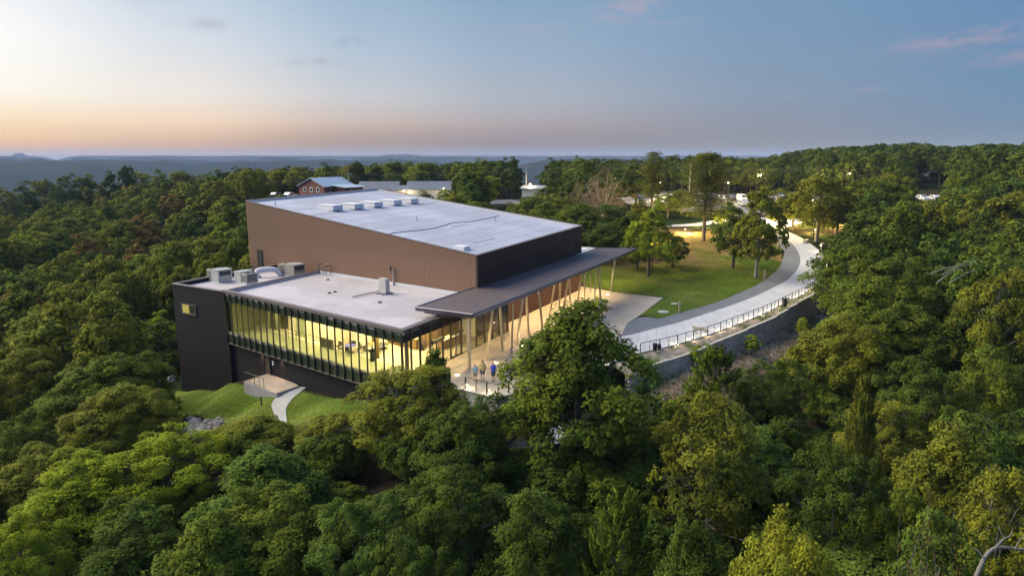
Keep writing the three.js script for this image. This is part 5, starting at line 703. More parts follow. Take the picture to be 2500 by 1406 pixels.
// cars
function car(name, label, paint, van) {
  const t = thing(name, label, van ? 'van' : 'car', [0, 0, 0], 0, van ? 'vans in the parking lot' : 'cars in the parking lot'), W = 0.9, prof = van ? [[-2.4, 0.35], [2.4, 0.35], [2.45, 0.9], [1.9, 1.25], [1.3, 2.05], [-2.35, 2.1], [-2.45, 0.9]] : [[-2.2, 0.32], [2.2, 0.32], [2.28, 0.62], [2.15, 0.86], [1.0, 0.95], [0.35, 1.46], [-1.2, 1.5], [-1.95, 1.02], [-2.25, 0.95], [-2.28, 0.55]];
  const sh = new THREE.Shape(prof.map(([x, y]) => C2(x, y))), g = new THREE.ExtrudeGeometry(sh, { depth: 1.62, bevelEnabled: true, bevelSize: 0.08, bevelThickness: 0.1, bevelSegments: 2 }); g.translate(0, 0, -0.81); mesh('body', g, paint, t);
  const wm = new MB(); if (van) { wm.box(0.9, 1.6, 0.905, 1.0, 0.5, 0.04); wm.box(0.9, 1.6, -0.905, 1.0, 0.5, 0.04); wm.hex([V(1.98, 1.28, 0.7), V(1.98, 1.28, -0.7), V(1.9, 1.28, -0.7), V(1.9, 1.28, 0.7), V(1.48, 1.98, 0.66), V(1.48, 1.98, -0.66), V(1.38, 1.98, -0.66), V(1.38, 1.98, 0.66)]); wm.box(-2.47, 1.55, 0, 0.05, 0.55, 1.3); } else { for (const s of [-1, 1]) wm.hex([V(-1.7, 1.02, s * 0.905 - 0.02), V(-1.7, 1.02, s * 0.905 + 0.02), V(0.72, 1.0, s * 0.905 + 0.02), V(0.72, 1.0, s * 0.905 - 0.02), V(-1.15, 1.42, s * 0.9 - 0.02), V(-1.15, 1.42, s * 0.9 + 0.02), V(0.32, 1.4, s * 0.9 + 0.02), V(0.32, 1.4, s * 0.9 - 0.02)]); wm.hex([V(1.06, 1.0, 0.72), V(1.06, 1.0, -0.72), V(0.96, 1.0, -0.72), V(0.96, 1.0, 0.72), V(0.52, 1.45, 0.64), V(0.52, 1.45, -0.64), V(0.42, 1.45, -0.64), V(0.42, 1.45, 0.64)]); wm.hex([V(-1.9, 1.06, 0.72), V(-1.9, 1.06, -0.72), V(-2.02, 1.06, -0.72), V(-2.02, 1.06, 0.72), V(-1.26, 1.47, 0.64), V(-1.26, 1.47, -0.64), V(-1.38, 1.47, -0.64), V(-1.38, 1.47, 0.64)]); }
  wm.build('window', M.window, t);
  for (const [x, z] of [[1.4, 0.82], [1.4, -0.82], [-1.4, 0.82], [-1.4, -0.82]]) { const wl = new MB().cyl(V(x, 0.34, z - 0.1), V(x, 0.34, z + 0.1), 0.34, 0.34, 12).build('wheel', M.black, t); new MB().cyl(V(x, 0.34, z - 0.11), V(x, 0.34, z + 0.11), 0.19, 0.19, 8).build('rim', M.galv, wl); }
  for (const z of [-0.62, 0.62]) { new MB().box(van ? 2.5 : 2.34, 0.68, z, 0.05, 0.14, 0.32).build('headlight', M.white, t); new MB().box(van ? -2.52 : -2.34, 0.74, z, 0.05, 0.14, 0.3).build('tail_light', std(0.25, 0.01, 0.01, { roughness: 0.3 }), t); }
  t.userData.base = name; return t;
}
const paints = [[0.75, 0.75, 0.74, 'white'], [0.36, 0.37, 0.39, 'silver'], [0.03, 0.032, 0.036, 'black'], [0.05, 0.07, 0.13, 'dark blue'], [0.22, 0.03, 0.03, 'dark red']].map(([r, g, b, n]) => [new THREE.MeshPhysicalMaterial({ color: rgb(r, g, b), roughness: 0.35, metalness: 0.2, clearcoat: 0.8, clearcoatRoughness: 0.1 }), n]);
{
  const r = rng(31), protos = paints.map(([m, n]) => ['parked_car', n, n + ' car parked in the lit lot beyond the lawn', m]), made = {};
  const place = (x, z, k, van, turn) => { const [mat, n] = paints[k], key = n + (van ? 'van' : ''), y = ground(x, z) + 0.17; const label = van ? 'white van parked in the lit lot beyond the lawn' : n + ' car parked in the lit lot beyond the lawn'; if (!made[key]) { made[key] = car(van ? 'parked_van' : 'parked_car', label, mat, van); made[key].userData.group = van ? 'white vans in the parking lot' : n + ' cars in the parking lot'; made[key].position.set(x, y, z); made[key].rotation.y = turn; } else copyOf(made[key], [x, y, z], turn); };
  for (const z of [-202.4, -213.5, -224.4, -235.2]) for (let i = 0; i < 26; i++) { const x = 41.8 + i * 3.3; if (r() < (z < -220 ? 0.42 : 0.25) || x > 132) continue; const k = [0, 0, 1, 1, 2, 2, 3, 4, 0, 2][Math.floor(r() * 10)]; place(x + 0.15, z, k, k === 0 && r() < 0.25, (r() < 0.5 ? 1 : -1) * Math.PI / 2 + 0.05 * (r() - 0.5)); }
  place(46.5, -209.3, 0, true, 0.1);
}
{ const p = onGround(640, 476); p.set(-100, 0, -205); for (const [dx, k] of [[0, 2], [4.4, 0]]) { const q = atDepth(676 + dx * 7.5, 481, 200); const c = car('parked_car', paints[k][1] + ' car parked left of the red house', paints[k][0], false); c.userData.group = paints[k][1] + ' car by the red house'; c.position.set(q.x, q.y - 0.2, q.z); c.rotation.y = 1.2; } }
// lamps of the parking lot and of the paths
function poleLamp(label, px, py, d, cd, h) { const p = atDepth(px, py, d), gy = Math.min(ground(p.x, p.z), p.y - 3), t = thing('street_lamp', label, 'street lamp', [p.x, gy, p.z]), H = p.y - gy; new MB().cyl(V(0, 0, 0), V(0, H + 0.1, 0), 0.1, 0.07, 8).build('pole', M.black, t); const a = new MB(); a.box(0.5, H + 0.16, 0, 1.4, 0.1, 0.3); a.build('arm', M.black, t); new MB().ball(V(0.9, H - 0.05, 0), 0.24, 10, 0.8).build('lamp', glow(1, 0.72, 0.4, 12), t); const L = new THREE.PointLight(rgb(1, 0.72, 0.36), cd * 1.7); L.position.set(p.x + 0.9, gy + H - 0.05, p.z); L.name = 'street_lamp_glow'; scene.add(L); }
[[1577, 442, 205, 150, 'left of the parking lot beside the tall thin pine'], [1606, 446, 226, 110, 'just right of the tall thin pine'], [1772, 446, 212, 150, 'just right of the big pine'], [1847, 422, 250, 110, 'higher of the pair before the dark wood'], [1851, 428, 226, 130, 'lower of the pair before the dark wood'], [1997, 434, 222, 130, 'lower of the pair right of the lot'], [2002, 426, 246, 100, 'higher of the pair right of the lot'], [2070, 423, 240, 110, 'above the orange bush at the right of the lot'], [2073, 439, 222, 110, 'below the rightmost parking lamp'], [1974, 484, 200, 130, 'low among the parked cars on the right'], [1722, 425, 244, 80, 'seen through the crown of the big pine'], [1497, 436, 236, 60, 'seen through the bare purple tree'], [2450, 395, 330, 80, 'farthest right on the wooded hill']].forEach(([x, y, d, c, w]) => poleLamp('dark lamp with a warm light ' + w, x, y, d, c));
poleLamp('pole lamp shining on the pale metal shed', 1287, 449, 205, 24);
function pathLamp(label, p, cd, h = 0.9) { const y = ground(p.x, p.z), t = thing('bollard_light', label, 'bollard light', [p.x, y, p.z]); new MB().cyl(V(0, 0, 0), V(0, h, 0), 0.08, 0.08, 10).build('post', M.black, t); new MB().cyl(V(0, h, 0), V(0, h + 0.16, 0), 0.075, 0.075, 10).build('lamp', glow(1, 0.75, 0.3, 10), t); new MB().cyl(V(0, h + 0.162, 0), V(0, h + 0.2, 0), 0.1, 0.08, 10).build('cap', M.black, t); const L = new THREE.PointLight(rgb(1, 0.74, 0.26), cd * 4.5); L.position.set(p.x, y + h + 0.08, p.z); L.name = 'bollard_glow'; scene.add(L); }
[[1858, 566, 60, 'at the head of the walkway'], [1838, 575, 30, 'left of the walkway head'], [1925, 548, 34, 'right of the path fork'], [1960, 552, 30, 'on the right path under the leaning trunk'], [2035, 553, 40, 'farther along the right path'], [2062, 551, 34, 'farthest along the right path'], [1673, 570, 150, 'in the dry grass under the thin pine trunk'], [1716, 556, 34, 'behind the big pine trunk'], [1575, 600, 40, 'hidden among the leaves of the bright green tree'], [1640, 590, 30, 'at the back of the bright green tree'], [1532, 535, 26, 'in the dark trees behind the theatre'], [1890, 545, 34, 'behind the pale leaning tree'], [1990, 571, 26, 'under the right-hand tree trunk'], [1800, 548, 30, 'between the two lawn trees'], [1760, 540, 30, 'behind the dark lawn tree']].forEach(([x, y, c, w]) => pathLamp('low dark light post glowing yellow ' + w, onGround(x, y), c));
pathLamp('taller light post glowing inside the bright lawn tree', onGround(1592, 662), 26, 4.6);
pathLamp('taller light post glowing inside the pale-trunked lawn tree', onGround(1853, 640), 14, 5.2);
pathLamp('taller light post glowing under the tree right of the walkway head', onGround(1985, 582), 26, 3.2);
pathLamp('taller light post glowing among leaves above the right path', onGround(1912, 552), 30, 3.4);
// utility poles and wires
{
  const poles = [[850, 421, 475, 205], [1285, 403, 480, 208], [1687, 400, 470, 215]].map(([x, y, yb, d], i) => { const p = atDepth(x, y, d), b = atDepth(x, yb, d), t = thing('utility_pole', ['grey utility pole right of the red house', 'grey utility pole with a lamp by the metal shed', 'pale utility pole rising behind the big pine'][i], 'utility pole', [p.x, b.y - 2, p.z]); const H = p.y - b.y + 2; new MB().cyl(V(0, 0, 0), V(0, H, 0), 0.2, 0.14, 8).build('pole', std(0.32, 0.29, 0.26), t); const a = new MB(); a.box(0, H - 0.5, 0, 2.2, 0.14, 0.14); a.build('crossarm', M.post, t); for (const s of [-0.9, 0.9]) new MB().cyl(V(s, H - 0.43, 0), V(s, H - 0.2, 0), 0.06, 0.05, 6).build('insulator', M.galv, t); return p; });
  const far = atDepth(600, 436, 215), far2 = atDepth(2000, 405, 240), pts = [far, ...poles, far2];
  pts.slice(0, -1).forEach((a, i) => [0, 0.5, 1.2].forEach((dy, k) => { const b = pts[i + 1], m = new MB(), c = []; for (let j = 0; j <= 16; j++) { const t = j / 16, q = a.clone().lerp(b, t); c.push(V(q.x, q.y - 0.4 - dy - 3.2 * t * (1 - t) * (1 + dy * 0.3), q.z + k * 0.4)); } m.tube(c, 0.022, 4); tag(m.build('power_line', std(0.12, 0.12, 0.13)), 'thin ' + ['upper', 'middle', 'lower'][k] + ' wire ' + ['left of the first utility pole', 'between the first and second utility poles', 'between the second and third utility poles', 'right of the third utility pole'][i], 'wire'); }));
}
// ───────────────────────── trees ─────────────────────────
// Each prototype is modelled at real size: trunk and limbs, and a crown of leaf-sized faces gathered in clumps at the ends of the limbs.
class Leaves {
  constructor() { this.p = []; this.n = []; this.c = []; this.i = []; }
  leaf(pos, nor, dir, len, wid, sn, col) {
    const s = nor.clone().cross(dir).normalize().multiplyScalar(wid / 2), f = dir.clone().multiplyScalar(len / 2), k = this.p.length / 3;
    for (const v of [pos.clone().sub(f), pos.clone().add(s).addScaledVector(nor, len * 0.06), pos.clone().add(f), pos.clone().sub(s).addScaledVector(nor, len * 0.06)]) { this.p.push(v.x, v.y, v.z); this.n.push(sn.x, sn.y, sn.z); this.c.push(...col); }
    this.i.push(k, k + 2, k + 1, k, k + 3, k + 2);
  }
  geo() { const g = new THREE.BufferGeometry(); g.setAttribute('position', new THREE.Float32BufferAttribute(this.p, 3)); g.setAttribute('normal', new THREE.Float32BufferAttribute(this.n, 3)); g.setAttribute('color', new THREE.Float32BufferAttribute(this.c, 3)); g.setIndex(this.i); return g; }
}
const rdir = (r) => { const y = 2 * r() - 1, a = r() * 6.2832, q = Math.sqrt(1 - y * y); return V(q * Math.cos(a), y, q * Math.sin(a)); };
function limb(m, r, a, b, ra, rb, wob, seg) { const pts = [], rad = [], n = 5, L = a.distanceTo(b); let o = V(0, 0, 0); for (let i = 0; i <= n; i++) { const t = i / n; o.add(V((r() - 0.5) * wob * L / n * 2, (r() - 0.3) * wob * L / n, (r() - 0.5) * wob * L / n * 2)); const p = a.clone().lerp(b, t); p.y += Math.sin(t * Math.PI) * L * -0.06; pts.push(i === 0 ? a.clone() : p.addScaledVector(o, i === n ? 0.3 : 1)); rad.push(lerp(ra, rb, t)); } m.tube(pts, rad, seg, false); return pts; }
function broadleaf(seed, o) {
  const r = rng(seed), { H = 13, R = 5, base = 0.22, clumps = 46, per = 260, leaf = 0.3, cr = 0.27, flat = 0.8, open = 0, seg = 6, bare = 0, sharp = 0.75, egg = 0.2 } = o, yb = H * base, cy = (H + yb) / 2, Rv = (H - yb) / 2, L = new Leaves(), T = new MB(), centers = [];
  const env = (d) => 0.62 + 0.66 * noise2(d.x * 1.6 + 7 + seed, d.y * 1.6 + d.z * 1.1 + 3, seed) * (1) - sharp * 0.25 * Math.max(0, -d.y);
  for (let i = 0; i < clumps; i++) {
    let d, best = -1, bd = null; for (let k = 0; k < 6; k++) { d = rdir(r); if (d.y < -0.86) d.y *= -1; let q = 9; for (const c of centers) q = Math.min(q, c.d.distanceTo(d)); if (q > best) { best = q; bd = d; } }
    const inner = i % 6 === 5 ? 0.55 : 1, e = env(bd) * (0.78 + 0.22 * r()) * inner * (r() < 0.13 ? 1.14 : 1), hz = 1 - egg * Math.max(0, bd.y), c = R * cr * (0.7 + 0.65 * r());
    centers.push({ d: bd, r: c, p: V(bd.x * (R - c * 0.7) * e * hz, cy + bd.y * (Rv - c * 0.6) * e, bd.z * (R - c * 0.7) * e * hz), tone: 0.72 + 0.55 * r(), hue: r() });
  }
  // trunk and limbs
  const lean = V((r() - 0.5) * 0.8, 0, (r() - 0.5) * 0.8), tr = H * 0.017 + 0.05, top = V(lean.x, H * 0.72, lean.z);
  T.tube([V(0, -1.5, 0), V(0, 0.1, 0), V(lean.x * 0.15, H * 0.2, lean.z * 0.15), V(lean.x * 0.5, H * 0.45, lean.z * 0.5), top], [tr * 1.5, tr * 1.25, tr, tr * 0.75, tr * 0.25], seg + 2, false);
  const main = [];
  for (const c of centers) {
    const t = clamp((c.p.y - yb) / (H - yb) * 0.55 + 0.12, 0.12, 0.6), s = V(lean.x * t, lerp(yb * 0.9, H * 0.72, t * 1.1), lean.z * t);
    let from = s, fr = tr * 0.34; for (const q of main) if (q.p.distanceTo(c.p) < s.distanceTo(c.p) * 0.6) { from = q.p; fr = q.r; }
    const pts = limb(T, r, from, c.p, fr, tr * 0.07, 0.22, seg - 1); main.push({ p: pts[2], r: fr * 0.55 }, { p: pts[3], r: fr * 0.4 });
    if (bare && r() < bare) for (let k = 0; k < 3; k++) limb(T, r, pts[3], c.p.clone().add(rdir(r).multiplyScalar(c.r * 1.25)), fr * 0.3, 0.012, 0.3, 4);
  }
  for (const c of centers) {
    const out = c.p.clone().sub(V(lean.x * 0.5, cy - Rv * 0.3, lean.z * 0.5)).normalize(), n = Math.round(per * (c.r / (R * cr)) ** 2 * (0.85 + 0.3 * r()));
    const subs = []; for (let k = 0; k < 7; k++) { const d = rdir(r); d.addScaledVector(out, 0.45); d.y += 0.25; subs.push(d.normalize().multiplyScalar(c.r * (0.45 + 0.3 * r()))); }
    for (let k = 0; k < n; k++) {
      const sc = subs[Math.floor(r() * subs.length)], d = rdir(r); if (d.dot(out) < -0.35 || d.y < -0.6) { d.negate(); }
      const q = sc.clone().addScaledVector(d, c.r * (0.36 + 0.26 * Math.pow(r(), 0.6) * (r() < 0.1 ? 1.8 : 1))); q.y *= flat;
      if (open && noise2(q.x * 2.2 + c.p.x * 3, q.z * 2.2 + q.y * 2.2, seed) < open) continue;
      const p = q.clone().add(c.p), nn = d.clone().multiplyScalar(0.55).addScaledVector(out, 0.25).add(V(0, 0.4, 0)).addScaledVector(rdir(r), 0.55).normalize(), along = rdir(r).add(V(0, -0.35, 0)).addScaledVector(d, 0.5); along.addScaledVector(nn, -along.dot(nn)).normalize();
      const sn = nn.clone().multiplyScalar(0.5).addScaledVector(d, 0.35).addScaledVector(out, 0.25).add(V(0, 0.12, 0)).normalize(), v = c.tone * (0.7 + 0.6 * r()), y = c.hue * 0.35 + 0.3 * r(), l = leaf * (0.7 + 0.65 * r());
      L.leaf(p, nn, along, l, l * 0.62, sn, [v * (0.82 + 0.5 * y), v * (0.94 + 0.16 * y), v * (0.95 - 0.45 * y)]);
    }
  }
  const cg = L.geo(); cg.computeBoundingBox(); const bb = cg.boundingBox;
  return { H: bb.max.y * 0.985, R: (bb.max.x - bb.min.x + bb.max.z - bb.min.z) / 4 * 0.93, crown: cg, trunk: T.geo() };
}
function pine(seed, o) { // tall conifer with layered, tufted boughs on a long bare trunk
  const r = rng(seed), { H = 20, R = 3.6, base = 0.42, tiers = 11, per = 150, leaf = 0.5, seg = 6, droop = 0.1, cone = 0.55 } = o, L = new Leaves(), T = new MB(), tr = H * 0.013 + 0.05;
  T.tube([V(0, -1.5, 0), V(0, H * 0.3, 0), V(0.15, H * 0.7, 0.1), V(0.1, H * 0.98, 0)], [tr * 1.3, tr, tr * 0.65, tr * 0.12], seg + 2, false);
  for (let t = 0; t < tiers; t++) {
    const f = t / (tiers - 1), y = lerp(H * base, H * 0.96, f), rad = R * (1 - f * cone) * (f < 0.15 ? 0.75 : 1) * (0.75 + 0.4 * r()) * (f > 0.93 ? 0.5 : 1), nb = 4 + Math.floor(r() * 3), a0 = r() * 7;
    for (let b = 0; b < nb; b++) {
      const a = a0 + b / nb * 6.28 + (r() - 0.5) * 0.6, len = rad * (0.65 + 0.5 * r()), end = V(Math.cos(a) * len, y - droop * len + (r() - 0.3) * 0.5, Math.sin(a) * len), pts = limb(T, r, V(0.1, y - 0.2, 0.05), end, tr * 0.25, 0.02, 0.12, seg - 2), tone = 0.7 + 0.5 * r();
      for (const [c, cr] of [[end, 0.36], [pts[3], 0.4], [pts[2], 0.3]]) { const rr = R * cr * (0.75 + 0.4 * r()); for (let k = 0; k < per / 4; k++) { const d = rdir(r); const p = V(d.x * rr, d.y * rr * 0.42 + 0.1, d.z * rr).multiplyScalar(0.5 + 0.5 * Math.sqrt(r())).add(c), nn = V(d.x * 0.5, 0.7, d.z * 0.5).addScaledVector(rdir(r), 0.7).normalize(), al = d.clone().add(V(0, 0.4, 0)); al.addScaledVector(nn, -al.dot(nn)).normalize(); const v = tone * (0.65 + 0.7 * r()); L.leaf(p, nn, al, leaf * (0.7 + 0.6 * r()), leaf * 0.3, V(d.x * 0.6, 0.6 + d.y * 0.4, d.z * 0.6).normalize(), [v, v, v * 0.8]); } }
    }
  }
  return { H, R, crown: L.geo(), trunk: T.geo() };
}
function juniper(seed, o) { // dense cedar: upright pointed sprays
  const r = rng(seed), { H = 9, R = 3, sprays = 150, per = 46, leaf = 0.32, seg = 5, dome = 0.8 } = o, L = new Leaves(), T = new MB();
  T.tube([V(0, -1.5, 0), V(0, H * 0.4, 0), V(0.05, H * 0.85, 0)], [0.2, 0.14, 0.03], seg + 2, false);
  for (let s = 0; s < sprays; s++) {
    const f = Math.pow(r(), 0.8), a = r() * 6.2832, rad = R * Math.pow(1 - f, dome) * (0.7 + 0.4 * r()), c = V(Math.cos(a) * rad, H * (0.08 + 0.86 * f), Math.sin(a) * rad), out = V(Math.cos(a), 0.75 + f, Math.sin(a)).normalize(), tone = 0.65 + 0.65 * r(), ln = H * 0.09 * (0.7 + 0.6 * r());
    if (s % 3 === 0) limb(T, r, V(0, Math.max(0.3, c.y - rad * 0.7), 0), c, 0.05, 0.012, 0.1, seg - 1);
    for (let k = 0; k < per; k++) { const t = r(), d = rdir(r), p = c.clone().addScaledVector(out, (t - 0.3) * ln * 1.6).addScaledVector(d, ln * 0.5 * (1 - 0.75 * t)), nn = d.clone().addScaledVector(rdir(r), 0.5).normalize(), al = out.clone().addScaledVector(rdir(r), 0.5); al.addScaledVector(nn, -al.dot(nn)).normalize(); const v = tone * (0.65 + 0.7 * r()), y = r() * 0.4; L.leaf(p, nn, al, leaf * (0.7 + 0.6 * r()), leaf * 0.34, d.clone().multiplyScalar(0.5).addScaledVector(out, 0.5).normalize(), [v * (0.9 + 0.4 * y), v, v * (0.9 - 0.4 * y)]); }
  }
  return { H, R, crown: L.geo(), trunk: T.geo() };
}
function bareTree(seed, o) {
  const r = rng(seed), { H = 9, R = 4.5, n = 26 } = o, T = new MB(), L = new Leaves(), tips = []; T.tube([V(0, -1.5, 0), V(0, H * 0.15, 0), V(0.2, H * 0.4, 0)], [0.24, 0.18, 0.12], 7, false);
  for (let i = 0; i < n; i++) { const d = rdir(r); d.y = Math.abs(d.y) * 0.9 + 0.12; const e = V(d.x * R, H * 0.35 + d.y * H * 0.6, d.z * R), pts = limb(T, r, V(0.1, H * (0.18 + 0.2 * r()), 0), e, 0.08, 0.012, 0.25, 5); for (let k = 0; k < 7; k++) { const f = pts[2 + k % 4], q = f.clone().add(rdir(r).add(V(0, 0.35, 0)).multiplyScalar(R * 0.34)); const p2 = limb(T, r, f, q, 0.025, 0.006, 0.3, 3); tips.push(q, p2[3], p2[2]); } }
  for (const q of tips) for (let k = 0; k < 9; k++) { const d = rdir(r), nn = rdir(r), al = rdir(r); al.addScaledVector(nn, -al.dot(nn)).normalize(); const v = 0.7 + 0.6 * r(); L.leaf(q.clone().addScaledVector(d, 0.5 * r()), nn, al, 0.22, 0.05, nn, [v, v * 0.95, v * 0.9]); }
  return { H, R, crown: L.geo(), trunk: T.geo() };
}
const P = {
  hi: [0, 1, 2, 3].map((k) => broadleaf(1001 + k, { H: 13, R: 5, clumps: [120, 96, 130, 110][k], per: [250, 300, 225, 250][k], leaf: [0.23, 0.26, 0.205, 0.245][k], cr: [0.165, 0.195, 0.15, 0.175][k], flat: 0.95, egg: [0.2, 0.4, 0.1, 0.3][k], open: [0.16, 0.2, 0.12, 0.24][k], bare: [0.1, 0.5, 0.05, 0.7][k], base: 0.06 })),
  mid: [0, 1, 2, 3, 4].map((k) => broadleaf(2001 + k, { H: 13, R: 5, clumps: 74, per: 80, leaf: [0.5, 0.44, 0.54, 0.46, 0.5][k], cr: [0.2, 0.18, 0.23, 0.2, 0.17][k], flat: 0.95, egg: [0.2, 0.5, 0.1, 0.35, 0.6][k], open: 0.12, base: 0.1, seg: 5 })),
  far: [0, 1, 2, 3].map((k) => broadleaf(3001 + k, { H: 13, R: 5, clumps: 44, per: 36, leaf: 0.8, cr: 0.25, egg: [0.1, 0.5, 0.3, 0.2][k], open: 0.08, base: 0.2, seg: 4 })),
  pine: [0, 1].map((k) => pine(4001 + k, { H: 20, R: 4.2, per: 190, leaf: 0.42 })),
  pineFar: [0, 1].map((k) => pine(4101 + k, { H: 20, R: 4.2, per: 80, leaf: 0.8, tiers: 9, seg: 5 })),
  bigPine: [pine(4201, { H: 20, R: 4.6, per: 260, leaf: 0.4, tiers: 15, base: 0.32, cone: 0.45 })],
  juniper: [0, 1].map((k) => juniper(5001 + k, { dome: [0.75, 0.45][k], sprays: 190, per: 60 })),
  bushPine: [broadleaf(6001, { H: 8, R: 5, clumps: 110, per: 300, leaf: 0.15, cr: 0.14, base: 0.1, flat: 1, open: 0 })],
  bare: [bareTree(7001, {}), bareTree(7002, { H: 10, R: 4 })],
};
const leafMat = (r, g, b) => new THREE.MeshPhysicalMaterial({ color: rgb(r * 1.66, g * 1.45, b * 0.8), vertexColors: true, roughness: 0.9, transmission: 0.3, thickness: 0, specularIntensity: 0.08 });
const TINT = { green: leafMat(0.063, 0.092, 0.023), olive: leafMat(0.088, 0.106, 0.026), bright: leafMat(0.115, 0.158, 0.020), dark: leafMat(0.040, 0.066, 0.020), blue: leafMat(0.050, 0.086, 0.028), yellow: leafMat(0.112, 0.135, 0.028), brown: leafMat(0.105, 0.078, 0.040), pine: leafMat(0.064, 0.080, 0.024), cedar: leafMat(0.050, 0.080, 0.018), purple: leafMat(0.15, 0.11, 0.105) };
const protoCache = {};
function treeAt(kind, v, tint, name, pos, sx, sy, turn, label, category, group) { // the first of each kind and tint is built, the others are copies of it
  const key = kind + v + tint, p = P[kind][v % P[kind].length];
  let t = protoCache[key];
  if (!t) { t = protoCache[key] = thing(name, label, category, [0, 0, 0]); mesh('trunk', p.trunk, kind === 'bare' || (kind === 'hi' && v === 3) || (kind === 'mid' && (v === 4 || v === 2) && tint === 'olive') ? M.barkPale : M.bark, t); mesh('crown', p.crown, TINT[tint], t); t.userData.base = name; }
  else { const c = t.clone(); c.userData = { ...t.userData }; delete c.userData.group; c.name = numbered(name); scene.add(c); t = c; tag(t, label, category); }
  t.position.copy(pos); t.scale.set(sx / p.R, sy / p.H, sx / p.R); t.rotation.y = turn; if (group) t.userData.group = group; return t;
}
const NAMES = { hi: ['broadleaf_tree', 'tree'], mid: ['broadleaf_tree', 'tree'], far: ['broadleaf_tree', 'tree'], pine: ['pine_tree', 'pine'], pineFar: ['pine_tree', 'pine'], bigPine: ['pine_tree', 'pine'], juniper: ['cedar_tree', 'cedar'], bushPine: ['pine_tree', 'pine'], bare: ['bare_tree', 'tree'] };
const placed = [];   // [x, z, radius]
// a tree whose crown top and width were read off the photograph: px, py of the top, width, depth
function key(kind, v, tint, px, py, w, d, label, baseLift = 0) {
  const top = atDepth(px, py, d), g = ground(top.x, top.z), h = Math.max(3, top.y - g + baseLift), rad = w / 2 * Math.hypot(d, 0) / F * 1.02;
  const f = -((top.y - EYE)) * SP + d * CP, R2 = w / 2 * f / F; const [name, cat] = NAMES[kind];
  treeAt(kind, v, tint, name, V(top.x, g - baseLift * 0, top.z), R2, h, px * 0.37 + d, label, cat); placed.push([top.x, top.z, R2 * 0.8]);
}
// foreground: trees in the hollow carry its deep shade as darker leaf tints
key('hi', 0, 'bright', 180, 1120, 330, 44, 'yellow-green tree low in the bottom left corner, left of the brightest crown');
key('hi', 2, 'bright', 395, 1056, 320, 47, 'brightest yellow-green tree in front of the sloping lawn');
key('hi', 1, 'olive', 625, 1018, 220, 52, 'olive tree just below the short lawn path');
key('hi', 0, 'green', 690, 1195, 330, 38, 'green tree at the bottom between the bright crown and the big olive oak');
key('hi', 3, 'olive', 985, 890, 330, 50, 'big olive oak hiding the bottom corner of the glazed front');
key('juniper', 0, 'cedar', 1062, 858, 120, 53, 'small dark cedar spiking up before the lobby doors');
key('hi', 1, 'green', 1410, 733, 390, 47, 'largest oak, in front of the plaza and the block wall');
key('hi', 2, 'blue', 880, 1215, 270, 36, 'blue-green tree at the bottom left of the dark hollow');
key('hi', 3, 'dark', 1130, 1140, 270, 38, 'dark tree in the hollow below the plaza');
key('hi', 0, 'dark', 1330, 1190, 320, 35, 'dark tree at the bottom under the largest oak');
key('juniper', 1, 'cedar', 1520, 1215, 230, 33, 'dark cedar at the bottom in the hollow');
key('hi', 3, 'olive', 1745, 980, 330, 41, 'oak with bare pale branches right of the hollow');
key('bushPine', 0, 'yellow', 1955, 1240, 400, 27, 'yellow-green tufted pine at the bottom right of centre');
key('juniper', 1, 'cedar', 1752, 852, 175, 57, 'dark round cedar below the gravel slope');
key('hi', 2, 'dark', 1900, 880, 190, 57, 'dark tree right of the round cedar');
key('hi', 0, 'olive', 2085, 758, 250, 64, 'olive round-topped tree below the bend of the walkway');
key('juniper', 0, 'pine', 2115, 925, 110, 46, 'thin pale-trunked cedar above the dark right hollow');
key('hi', 2, 'dark', 2060, 1085, 260, 38, 'dark tree right of the oak with bare branches');
key('hi', 1, 'olive', 2330, 1035, 270, 40, 'olive tree at the right with a bare leaning branch');
key('hi', 3, 'olive', 2470, 1130, 250, 33, 'olive tree cut off by the right edge near the bottom');
key('hi', 3, 'blue', 2330, 1270, 300, 26, 'grey-green tree with bare branches in the bottom right corner');
key('hi', 2, 'green', 2150, 605, 300, 80, 'large round green tree overhanging the bend of the walkway');
key('hi', 0, 'green', 2240, 740, 230, 68, 'green tree right of the large round crown');
key('hi', 1, 'green', 2120, 690, 200, 72, 'green tree just in front of the large round crown');
key('mid', 1, 'green', 2400, 620, 230, 84, 'green tree by the right edge level with the walkway bend');
key('hi', 2, 'dark', 2270, 880, 230, 54, 'dark tree in the lower right slope');
key('hi', 0, 'green', 2440, 840, 240, 56, 'green tree by the right edge in the lower slope');
key('mid', 3, 'olive', 1985, 800, 150, 66, 'small olive tree against the end of the block wall');
key('hi', 1, 'olive', 130, 745, 250, 84, 'tall olive tree on the left slope above the lawn');
key('hi', 2, 'olive', 40, 850, 260, 66, 'olive tree cut off by the left edge');
key('hi', 0, 'green', 240, 865, 280, 63, 'broad green tree left of the sloping lawn');
key('hi', 3, 'dark', 340, 865, 160, 68, 'dark tree beside the lower corner of the dark end wall');
key('juniper', 1, 'dark', 385, 930, 90, 66, 'small dark cedar at the left end of the sloping lawn');
key('mid', 0, 'dark', 370, 785, 120, 92, 'dark thin tree hugging the dark end wall');
key('hi', 2, 'green', 60, 1010, 230, 55, 'green tree under the olive tree at the left edge');
key('hi', 1, 'green', 520, 1250, 280, 36, 'green tree at the bottom right of the bright crown');
key('hi', 2, 'bright', 40, 1270, 260, 37, 'yellow-green tree in the very bottom left corner');
key('hi', 0, 'olive', 815, 1005, 190, 52, 'olive tree below the right-hand lawn');
key('juniper', 0, 'dark', 1190, 1010, 120, 50, 'dark cedar in the gap below the plaza wall');
key('hi', 3, 'olive', 1290, 975, 150, 51, 'thin olive tree with grey stems left of the largest oak');
key('hi', 2, 'dark', 1010, 1310, 260, 31, 'dark tree at the bottom in front of the hollow');
